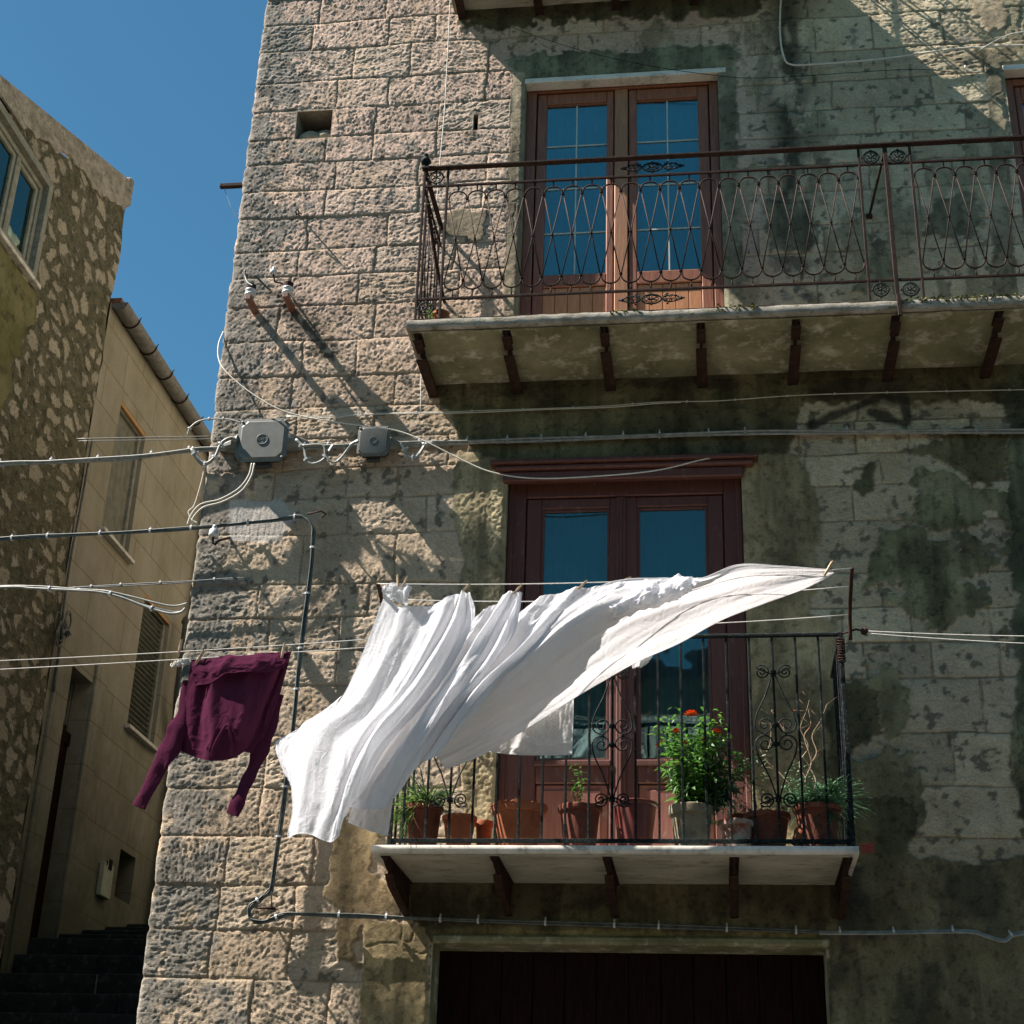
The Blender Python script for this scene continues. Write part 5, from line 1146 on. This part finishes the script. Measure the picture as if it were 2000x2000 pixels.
dp0 = atx(388, 895, SX+.10); dp1 = atx(340, 1480, SX+.10); yd = ye-.12; m = MB()
m.tube([(SX+.085, yd, zg-.06), (SX+.10, yd, zg-.4), (SX+.10, yd, zg-3.9)], .075, 12); m.tube([(SX+.10, yd-.0, zg-3.9), (SX+.10, yd, 4.4)], .085, 12)
for z in (zg-.8, zg-1.9, zg-3.0): m.tube([(SX+.10, yd, z-.02), (SX+.10, yd, z+.02)], .084, 12)
dpipe = obj('downpipe', m, M['zinc'], B2_, smooth=False); auto_smooth(dpipe)
m = MB(); m.tube([(SX+.12, yd-.40, zg-2.25), (SX+.16, yd-.40, zg-2.28), (SX+.16, yd-.40, zg-2.5), (SX+.16, yd-.40, zg-3.1), (SX+.12, yd-.2, zg-3.5)], .07, 10); obj('side_pipe', m, M['zinc'], dpipe, smooth=True)
# shutters
def shutter(o, label, slats):
    ya, yb_, za, zb_ = o; m = MB(); xa, xb = SX-.09, SX-.05
    xfr(m, ya+.002, yb_-.002, za+.002, zb_-.002, .06, SX-.12, SX-.04)
    f = obj('window', m, M['frame_grey'], B2_, label); m = MB()
    if slats:
        n = int((zb_-za-.14)/.055)
        for k in range(n): z = za+.09+k*.055; m.add([(SX-.10, ya+.07, z), (SX-.10, yb_-.07, z), (SX-.055, yb_-.07, z+.03), (SX-.055, ya+.07, z+.03), (SX-.10, ya+.07, z+.006), (SX-.10, yb_-.07, z+.006), (SX-.055, yb_-.07, z+.036), (SX-.055, ya+.07, z+.036)], [(0,1,2,3),(7,6,5,4),(0,4,5,1),(3,2,6,7)])
        mb_ = MB(); mb_.box(SX-.14, SX-.135, ya, yb_, za, zb_); obj('dark_gap', mb_, M['black'], f)
    else:
        n = 5; w = (yb_-ya-.14)/n
        for k in range(n): m.bbox(SX-.10, SX-.07, ya+.07+k*w, ya+.07+(k+1)*w-.002, za+.07, zb_-.07, .003)
    obj('shutter', m, M['shutter'], f)
    m = MB(); m.bbox(SX-.05, SX+.06, ya-.06, yb_+.06, za-.04, za-.001, .004); obj('sill', m, M['marble'], f)
    m = MB(); m.box(SX-.038, SX-.002, ya, yb_, zb_-.05, zb_-.002); obj('pelmet', m, M['wood_pale'], f)
shutter(wA, 'upper window with a plain grey shutter', False); shutter(wB, 'lower window with a louvred shutter', True)
m = MB(); ya, yb_, za, zb_ = dW; m.bbox(SX-.20, SX-.15, ya+.001, yb_-.001, za, zb_-.62, .004); m.bbox(SX-.20, SX-.13, ya+.001, yb_-.001, zb_-.62, zb_-.50, .006)
for k in range(3): m.bbox(SX-.149, SX-.135, ya+.12, yb_-.12, 4.05+k*.62, 4.55+k*.62, .01)
dd = obj('door', m, M['wood_garage'], B2_, 'dark wooden street door in a stone frame')
m = MB()
for k in range(9): y = ya+.06+(yb_-ya-.12)*k/8; m.tube([(SX-.15, y, zb_-.50), (SX-.15, y, zb_-.01)], .009, 5)
m.box(SX-.21, SX-.20, ya, yb_, zb_-.5, zb_); obj('fanlight_grille', m, M['shutter'], dd)
m = MB(); m.bbox(SX+.001, SX+.03, ya-.30, ya-.003, 0, zb_+.2, .006); m.bbox(SX+.001, SX+.03, yb_+.003, yb_+.30, 0, zb_+.2, .006); obj('door_surround', m, M['ochre'], B2_)
m = MB(); m.bbox(SX+.002, SX+.05, mt[0], mt[1], mt[2], mt[3], .005); mo = obj('meter_box', m, M['meter'], B2_, 'pale metal meter box between the street door and the dark niche'); m = MB(); m.box(SX+.0505, SX+.053, mt[0]+.10, mt[0]+.19, mt[2]+.26, mt[2]+.36); m.box(SX+.0505, SX+.053, mt[0]+.04, mt[0]+.07, mt[2]+.29, mt[2]+.33); obj('meter_window', m, M['black'], mo)
m = MB(); m.box(SX-.21, SX-.20, nc[0], nc[1], nc[2], nc[3]); obj('niche_back', m, M['black'], B2_)
cable('thin black cable running down the joint between the two alley houses', [([Vector(p) for p in cat_rom([atx(180,860,SX+.03), atx(170,920,SX+.03), atx(150,1030,SX+.03), atx(140,1080,SX+.03), atx(125,1180,SX+.03), atx(118,1250,SX+.03), atx(105,1350,SX+.03)], 50)], .012)], M['cable_dark'])
m = MB(); rg = random.Random(8)
for k in range(6): c = atx(122+rg.uniform(-12,14), 1225+rg.uniform(-20,20), SX+.06); m.tube([c+Vector((0, .07*math.cos(a)*rg.uniform(.7,1.1), .09*math.sin(a))) for a in [2*math.pi*j/12 for j in range(12)]], .007, 5, closed=True)
for k in range(14): c = atx(128+rg.uniform(-5,8), 1232+rg.uniform(-6,6), SX+.08); m.leaf(c, (0, rg.uniform(-1,1), rg.uniform(-1,1)), .07, .03)
tag(obj('cable_tangle', m, M['cable_dark'], smooth=True), 'black tangle of cable hanging on the joint of the alley houses', 'cable')
# wall closing the alley
zw_ = atx(310, 1560, -4.6).z
m = MB(); zl = at(303, 1500, 21.0).z; m.box(-6.2, -3.0, 21.0, 21.3, -.1, zl+1.5); tag(obj('alley_wall', m, M['darkrust']), 'dark wall closing the far end of the alley', 'wall')
# shaded house across the street, mirrored in the lower panes
OPP = thing('opposite_house', (0, -5, 0), 'shaded house across the street behind the viewer, seen only mirrored in the lower panes', 'building')
m = MB(); m.box(-11, 12, -9, -4.5, -.1, 9.6); obj('wall', m, M['stone_reveal'], OPP)
m = MB(); m.box(-11.3, 12.3, -9.2, -4.2, 9.601, 9.75); obj('roof', m, M['brownpot'], OPP)
for kx in range(6):
    for kz in range(2): m = MB(); m.bbox(-9+3.6*kx, -7.9+3.6*kx, -4.499, -4.46, 2.8+3.2*kz, 4.9+3.2*kz, .01); obj('shutter', m, M['shutter'], OPP)
# steps and ground
st = MB(); jn = MB(); y = 12.9; 
ztopstep = at(100, 1831, 12.9).z; zz_ = ztopstep; rs_, tr = .19, .30; k = 0; ytop = 12.9
steps = []
y_, z_ = ytop, ztopstep
while z_ > .0: steps.append((y_, z_)); y_ -= tr; z_ -= rs_
y2, z2 = ytop+.55, ztopstep+.13
while y2 < 21: steps.insert(0, (y2, z2)); y2 += .55; z2 += .13
rg = random.Random(3)
for i, (ya, za) in enumerate(steps):
    x = SX+.001; nx_ = steps[i-1][0] if i else 21.
    while x < XL+.3:
        x2 = min(x+rg.uniform(.75, 1.25), XL+.3); st.bbox(x+.002, x2-.004, ya+rg.uniform(-.006,.006), nx_+.05, za-.30, za+rg.uniform(-.004,.004), .010)
        if rg.random() < .6 and x2 < XL: jn.box(x2-.006, x2+.004, ya-.004, ya+.02, za-.20, za-.008)
        x = x2
ST = obj('stone_steps', st, M['steps']); ST['kind'] = 'structure'; obj('mortar_joints', jn, M['step_joint'], ST)
m = MB(); n = 40; m.grid([[Vector((-60+120*i/n, -60+120*j/n, -.02 if True else 0)) for j in range(n+1)] for i in range(n+1)]); g = obj('ground', m, M['ground']); g['kind'] = 'structure'

# ------------------------------------------------------------------ pots and plants on the lower balcony
def pot(u, vtop, w_px, y, mat, label, h=.26, style='taper', plants=None, tilt=0, cat='flower pot', name='flower_pot', rim=.030):
    t = at(u, vtop, y); pxm = F/((t-Vector(CP)).dot(Vector(AX[2]))); r = w_px/2/pxm; zt_ = t.z; h = min(h, zt_-LZ1-.001) if tilt == 0 else h
    h = zt_-LZ1-.001 if style != 'free' else h
    root = thing(name, (t.x, y, LZ1+.001), label, cat, 'pots along the lower balcony'); m = MB(); rim = min(rim, h*.3)
    if style == 'bowl': prof = [(0,0),(r*.62,0),(r*.70,h*.15),(r*.86,h*.6),(r*.93,h-rim),(r*1.0,h-rim*.9),(r*1.04,h-rim*.5),(r*1.04,h),(r*.94,h),(r*.90,h-.03),(0,h-.035)]
    elif style == 'smooth': prof = [(0,0),(r*.66,0),(r*.9,h-rim*.8),(r*.97,h-rim*.6),(r,h-.004),(r*.97,h),(r*.92,h-.004),(r*.9,h-.03),(0,h-.035)]
    else: prof = [(0,0),(r*.68,0),(r*.88,h-rim-.001),(r*.98,h-rim),(r*1.0,h-rim*.8),(r*1.0,h-.004),(r*.98,h),(r*.90,h),(r*.86,h-.03),(0,h-.035)]
    m.lathe(prof, (0,0,0), 32); po = obj('pot', m, mat, root, loc=(0,0,0)); auto_smooth(po, 30)
    m = MB(); m.lathe([(0,h-.026),(r*.88,h-.028)], (0,0,0), 20); obj('soil', m, M['soil'], root, loc=(0,0,0))
    if tilt: root.rotation_euler = (0, R(tilt), 0)
    return root, r, h
rg = random.Random(21)
def stems_leaves(root, cx, cz0, n, H, spread, L, W, mat, name='foliage', droop=.5, rise=.7, per=14, base_r=.03, dens_from=.15, leafdir='out', stemmat=None, yfac=.7, seed=1):
    rg = random.Random(seed); random.seed(seed); m = MB(); sm = MB()
    for i in range(n):
        a = rg.uniform(0, 2*math.pi); b = base_r*rg.random()**.5; p0 = Vector((cx+b*math.cos(a), b*math.sin(a), cz0)); s = spread*rg.random()**.6; hh = H*rg.uniform(.62, 1.0)*(1-.35*(s/spread)**2)
        p1 = p0+Vector((s*math.cos(a)*.35, s*math.sin(a)*.35*yfac, hh*.5)); p2 = p0+Vector((s*math.cos(a), s*math.sin(a)*yfac, hh)); pts = [Vector(q) for q in cat_rom([p0, p1, p2], 10)]
        sm.tube(pts, [.0028-.0018*k/10 for k in range(11)], 4)
        for k in range(per):
            t = dens_from+(1-dens_from)*k/max(1, per-1)+rg.uniform(-.03, .03); t = min(max(t, 0), .999); j = int(t*10); q = pts[j].lerp(pts[j+1], t*10-j); ang = k*2.4+rg.uniform(-.5, .5)
            d = Vector((math.cos(ang), math.sin(ang), rise*rg.uniform(-.3, 1.2))); sc = rg.uniform(.6, 1.15)*(1.1-.4*t); m.leaf(q, d, L*sc, W*sc, (rg.gauss(0,.4), rg.gauss(0,.4), 1), droop)
    obj('stem', sm, stemmat or M['leaf_dark'], root, loc=(0,0,0)); return obj(name, m, mat, root, loc=(0,0,0))
def blades(root, cx, cz0, n, L, mat, spread=1.0, seed=1, w=.006, bias=(0,0,0), name='foliage', lift=.9, dr=(.3,1.0)):
    rg = random.Random(seed); m = MB()
    for i in range(n):
        a = rg.uniform(0, 2*math.pi); l = L*rg.uniform(.45, 1.1); d = Vector((math.cos(a)*spread, math.sin(a)*spread, lift*rg.uniform(.1, 1.2)))+Vector(bias); d.normalize()
        p = Vector((cx+.04*rg.uniform(-1,1), .04*rg.uniform(-1,1), cz0)); sd = d.cross(Vector((0,0,1))).normalized() if abs(d.z) < .98 else Vector((1,0,0)); ww = w*rg.uniform(.6,1.2); dro = rg.uniform(*dr); row = []
        for k in range(7):
            t = k/6; c = p+d*l*t-Vector((0,0,1))*l*dro*t*t*.6; row.append([c-sd*ww*(1-t)**.6, c+Vector((0,0,-ww*.4)), c+sd*ww*(1-t)**.6])
        m.grid(row)
    return obj(name, m, mat, root, loc=(0,0,0))
# left to right
rt, r, h = pot(829, 1576, 76, 8.44, M['terra_dark'], 'dark terracotta pot with a drooping grassy plant, leftmost on the lower balcony', name='potted_plant', cat='potted plant')
blades(rt, 0, h, 260, .24, M['leaf_grass'], 1.0, 2, .006, (-.2,-.1,0)); blades(rt, -.05, h, 150, .22, M['leaf_grass'], .9, 3, .005, (-.9,-.2,-.5), 'trailing_foliage', .3); blades(rt, 0, h+.02, 90, .30, M['leaf_dark'], .8, 5, .005, (0,0,.2), 'upright_foliage')
rt, r, h = pot(898, 1596, 66, 8.42, M['terra'], 'plain terracotta pot second from the left, in front of the rendered jamb', style='bowl')
rt, r, h = pot(946, 1605, 36, 8.52, M['terra'], 'smallest terracotta pot, between the second pot and the wide bowl')
rt, r, h = pot(1014, 1575, 106, 8.44, M['terra'], 'widest ribbed terracotta bowl with a rolled rim', style='bowl', rim=.05)
m = MB()
for k in range(26):
    a = 2*math.pi*k/26; m.lathe([(0,-.002),(.011,0),(.008,.006),(0,.008)], (r*1.02*math.cos(a), r*1.02*math.sin(a), h-.012), 8)
obj('rim_scallops', m, M['terra'], rt, loc=(0,0,0), smooth=True); m = MB(); m.tube([Vector((0,0,h-.03)), Vector((-.01,0,h+.03)), Vector((-.022,0,h+.05))], .004, 5); m.tube([Vector((.0,0,h-.03)), Vector((.012,0,h+.03))], .004, 5); obj('stump', m, M['twig'], rt, loc=(0,0,0))
rt, r, h = pot(1133, 1577, 88, 8.42, M['terra_dark'], 'dark terracotta pot with a tall thin green shoot', name='potted_plant', cat='potted plant')
stems_leaves(rt, .0, h-.03, 3, .40, .09, .062, .014, M['leaf'], droop=.5, per=15, base_r=.01, dens_from=.25, seed=4)
m = MB(); m.tube([Vector((-.0,0,h-.03)), Vector((-.05,0,h+.10)), Vector((-.12,-.02,h+.19))], .003, 5); obj('dry_twig', m, M['twig'], rt, loc=(0,0,0))
rt, r, h = pot(1240, 1570, 92, 8.46, M['redplastic'], 'smooth oxblood red planter behind the middle scroll', style='smooth')
rt, r, h = pot(1350, 1577, 90, 8.42, M['terra_pale'], 'pale clay pot holding the tall marigold bush with orange-red flowers', name='potted_plant', cat='potted plant', rim=.05)
stems_leaves(rt, .0, h-.03, 38, .62, .30, .080, .024, M['leaf'], per=34, base_r=.05, seed=7, dens_from=.12, droop=.6); stems_leaves(rt, .12, h-.03, 22, .46, .28, .074, .023, M['leaf_dark'], 'lower_foliage', per=26, base_r=.06, seed=9, droop=.7)
def flower(root, p, r, seed):
    rg = random.Random(seed); m = MB()
    for ring in range(4):
        for k in range(9-ring):
            a = 2*math.pi*k/(9-ring)+ring*.5+rg.uniform(-.1,.1); d = Vector((math.cos(a), math.sin(a), .1+.35*ring)); m.leaf(p+Vector((0,0,.004*ring)), d, r*(1-.17*ring), r*.62, (0,0,1), -.1)
    obj('flower', m, M['flower'], root, loc=(0,0,0))
for (u, v, r_, sd) in ((1350,1397,.046,1),(1320,1430,.030,2),(1375,1446,.020,7),(1338,1452,.016,8),(1399,1433,.040,3),(1283,1458,.014,4),(1292,1450,.012,6)):
    p = at(u, v, 8.325)-rt.location; flower(rt, p, r_, sd); mm = MB(); mm.tube([p, p+Vector((-p.x*.25, .02, -.12)), Vector((p.x*.3, .02, h))], .002, 4); obj('flower_stem', mm, M['leaf_dark'], rt, loc=(0,0,0))
rt, r, h = pot(1437, 1605, 68, 8.38, M['terra_white'], 'lime-stained terracotta pot right of the marigold', name='potted_plant', cat='potted plant'); blades(rt, -.09, h-.01, 25, .07, M['leaf_grass'], 1, 11, .008)
rt, r, h = pot(1440, 1593, 40, 8.58, M['terra'], 'small pink-lit pot of seedlings behind the lime-stained pot', name='potted_plant', cat='potted plant'); stems_leaves(rt, 0, h-.03, 12, .10, .06, .028, .018, M['leaf_grass'], per=5, base_r=.03, seed=13)
rt, r, h = pot(1498, 1592, 92, 8.48, M['terra_dark'], 'broad terracotta pot of pale leafy sprigs under the right-hand scroll', name='potted_plant', cat='potted plant'); stems_leaves(rt, 0, h-.03, 16, .16, .13, .035, .02, M['leaf_olive'], per=8, base_r=.08, seed=15)
stems_leaves(rt, -.04, h, 2, .66, .06, .05, .013, M['leaf_olive'], 'tall_sprig', per=26, base_r=.01, dens_from=.3, seed=17)
rt, r, h = pot(1552, 1612, 30, 8.40, M['terra'], 'little tipped terracotta pot leaning by the last pot', style='free', h=.09, tilt=28)
rt.location.z += .035
rt, r, h = pot(1595, 1577, 94, 8.42, M['terra_dark'], 'dark pot at the right end with spiky trailing green leaves', name='potted_plant', cat='potted plant')
blades(rt, .04, h, 230, .27, M['leaf_silver'], 1, 21, .007, (.25,-.1,.1)); blades(rt, -.05, h+.0, 160, .24, M['leaf_silver'], .9, 22, .006, (-.1,-.1,.4)); blades(rt, .08, h+.08, 60, .20, M['leaf_silver'], 1, 23, .006, (.3,-.2,.2), 'spiky_rosette'); blades(rt, .05, h, 60, .22, M['leaf_dark'], .8, 24, .006, (.1,-.5,-.6), 'trailing_foliage', .2)
stems_leaves(rt, -.06, h, 8, .28, .12, .05, .010, M['leaf_silver'], 'feathery_foliage', per=22, base_r=.04, seed=25, rise=.9)
m = MB(); bd = MB(); rg = random.Random(4)
for k in range(5):
    p = Vector((rg.uniform(-.08,.05), rg.uniform(0,.1), h)); pts = [p]
    for j in range(7): p = p+Vector((rg.uniform(-.05,.05)+(-.02 if k % 2 else .01), rg.uniform(-.01,.03), .085+rg.uniform(-.02,.02))); pts.append(p)
    m.tube([Vector(q) for q in cat_rom(pts, 30)], [.0055-.0042*i/30 for i in range(31)], 5)
    for j in range(3, 8):
        q = pts[j]; e = q+Vector((rg.uniform(-.06,.06), -.01, rg.uniform(.0,.06))); m.tube([q, e], [.002, .001], 4); bd.leaf(e, e-q, .018, .007, None, .1)
obj('bare_branches', m, M['twig'], rt, loc=(0,0,0), smooth=True); obj('red_buds', bd, M['bud'], rt, loc=(0,0,0))
# small pots on the upper balcony corner
p = at(862, 605, 8.40); root = thing('potted_plant', (p.x, 8.40, UZ1+.002), 'little terracotta pot with sprig inside the corner of the upper balcony', 'potted plant'); m = MB(); m.lathe([(0,0),(.035,0),(.05,.09),(.055,.09),(.055,.11),(.045,.11),(.04,.09),(0,.088)], (0,0,0), 20); obj('pot', m, M['terra'], root, loc=(0,0,0)); blades(root, -.03, .09, 40, .10, M['leaf_grass'], 1, 31, .006, (-.4,0,.2))
p = at(893, 610, 8.36); root = thing('potted_plant', (p.x, 8.36, UZ1+.002), 'low yellowish succulent on the upper balcony edge', 'plant'); stems_leaves(root, 0, .0, 10, .07, .07, .03, .016, M['leaf_olive'], per=6, base_r=.03, seed=33)

# ------------------------------------------------------------------ added unseen cloths, cut to cast the broken shade on the wall
SUN = Vector((1.0, .198, -1.29))
def up_sun(u, v, y=8.2):      # point in plane y whose shadow falls on the wall where the photo shows pixel (u, v)
    w = at(u, v); t = (w.y-y)/SUN.y; return w-SUN*t
def shade_cloth(name, label, poly_px, mat, cat, y=8.2):
    pts = [up_sun(u, v, y) for (u, v) in poly_px]; m = MB(); n = len(pts); m.add([p for p in pts]+[p+Vector((0,.004,0)) for p in pts], [tuple(range(n)), tuple(range(2*n-1, n-1, -1))]+[(i, (i+1) % n, n+(i+1) % n, n+i) for i in range(n)])
    return tag(obj(name, m, mat), label, cat)
SHADE = [
 ('shade_cloth_jamb', 'narrow pale tea towel on a neighbour\'s line outside the left edge', [(862,1085),(905,1045),(935,1022),(990,1040),(1000,1130),(985,1240),(870,1235),(878,1160)]),
 ('shade_cloth_strip', 'pale blouse on a neighbour\'s line outside the left edge', [(660,1600),(700,1560),(740,1600),(725,1700),(700,1800),(705,1880),(730,1960),(690,1940),(668,1820),(655,1700)]),
 ('pillow_case', 'pale pillow case on a neighbour\'s line outside the left edge', [(700,1955),(780,1960),(850,1975),(850,2080),(690,2080)]),  # another added cloth, there only for its shadow
]
for nme, lab, pp in SHADE: shade_cloth(nme, lab, pp, M['cotton_fine'], 'laundry')

# ------------------------------------------------------------------ light, sky, camera
sd = bpy.data.lights.new('sun', 'SUN'); sd.energy = 5.0; sd.angle = R(.5); sd.color = (1, .93, .87)
so = bpy.data.objects.new('sun', sd); COL.objects.link(so); so.rotation_euler = SUN.to_track_quat('-Z', 'Y').to_euler(); so.location = (-8, 0, 14)
w = bpy.data.worlds.new('World'); bpy.context.scene.world = w; w.use_nodes = True; nt = w.node_tree; nt.nodes.clear()
sk = nt.nodes.new('ShaderNodeTexSky'); sk.sky_type = 'NISHITA'; sk.sun_disc = False
sk.sun_elevation = math.atan2(-SUN.z, math.hypot(SUN.x, SUN.y)); sk.sun_rotation = math.atan2(-SUN.x, -SUN.y); sk.altitude = 600; sk.air_density = 1.0; sk.dust_density = .05; sk.ozone_density = 1.0
bg = nt.nodes.new('ShaderNodeBackground'); bg.inputs[1].default_value = .047; ow = nt.nodes.new('ShaderNodeOutputWorld')
tm = nt.nodes.new('ShaderNodeMix'); tm.data_type = 'RGBA'; tm.blend_type = 'MULTIPLY'; tm.inputs[0].default_value = 1; tm.inputs[7].default_value = (.40,.75,.78,1)
nt.links.new(sk.outputs[0], tm.inputs[6]); nt.links.new(tm.outputs[2], bg.inputs[0]); nt.links.new(bg.outputs[0], ow.inputs[0])
cd = bpy.data.cameras.new('camera'); cd.sensor_fit = 'HORIZONTAL'; cd.sensor_width = 36; cd.lens = 36*F/2000; cd.clip_end = 500; cd.clip_start = .05
co_ = bpy.data.objects.new('camera', cd); COL.objects.link(co_)
Rm = Matrix(((AX[0][0], AX[1][0], -AX[2][0]), (AX[0][1], AX[1][1], -AX[2][1]), (AX[0][2], AX[1][2], -AX[2][2]))).to_4x4()
co_.matrix_world = Matrix.Translation(Vector((0, 0, CZ))) @ Rm
sc = bpy.context.scene; sc.camera = co_
sc.view_settings.view_transform = 'Standard'; sc.view_settings.look = 'None'; sc.view_settings.exposure = 1.8; sc.view_settings.gamma = 1.0
sc.cycles.max_bounces = 6; sc.cycles.transparent_max_bounces = 12; sc.cycles.use_denoising = True
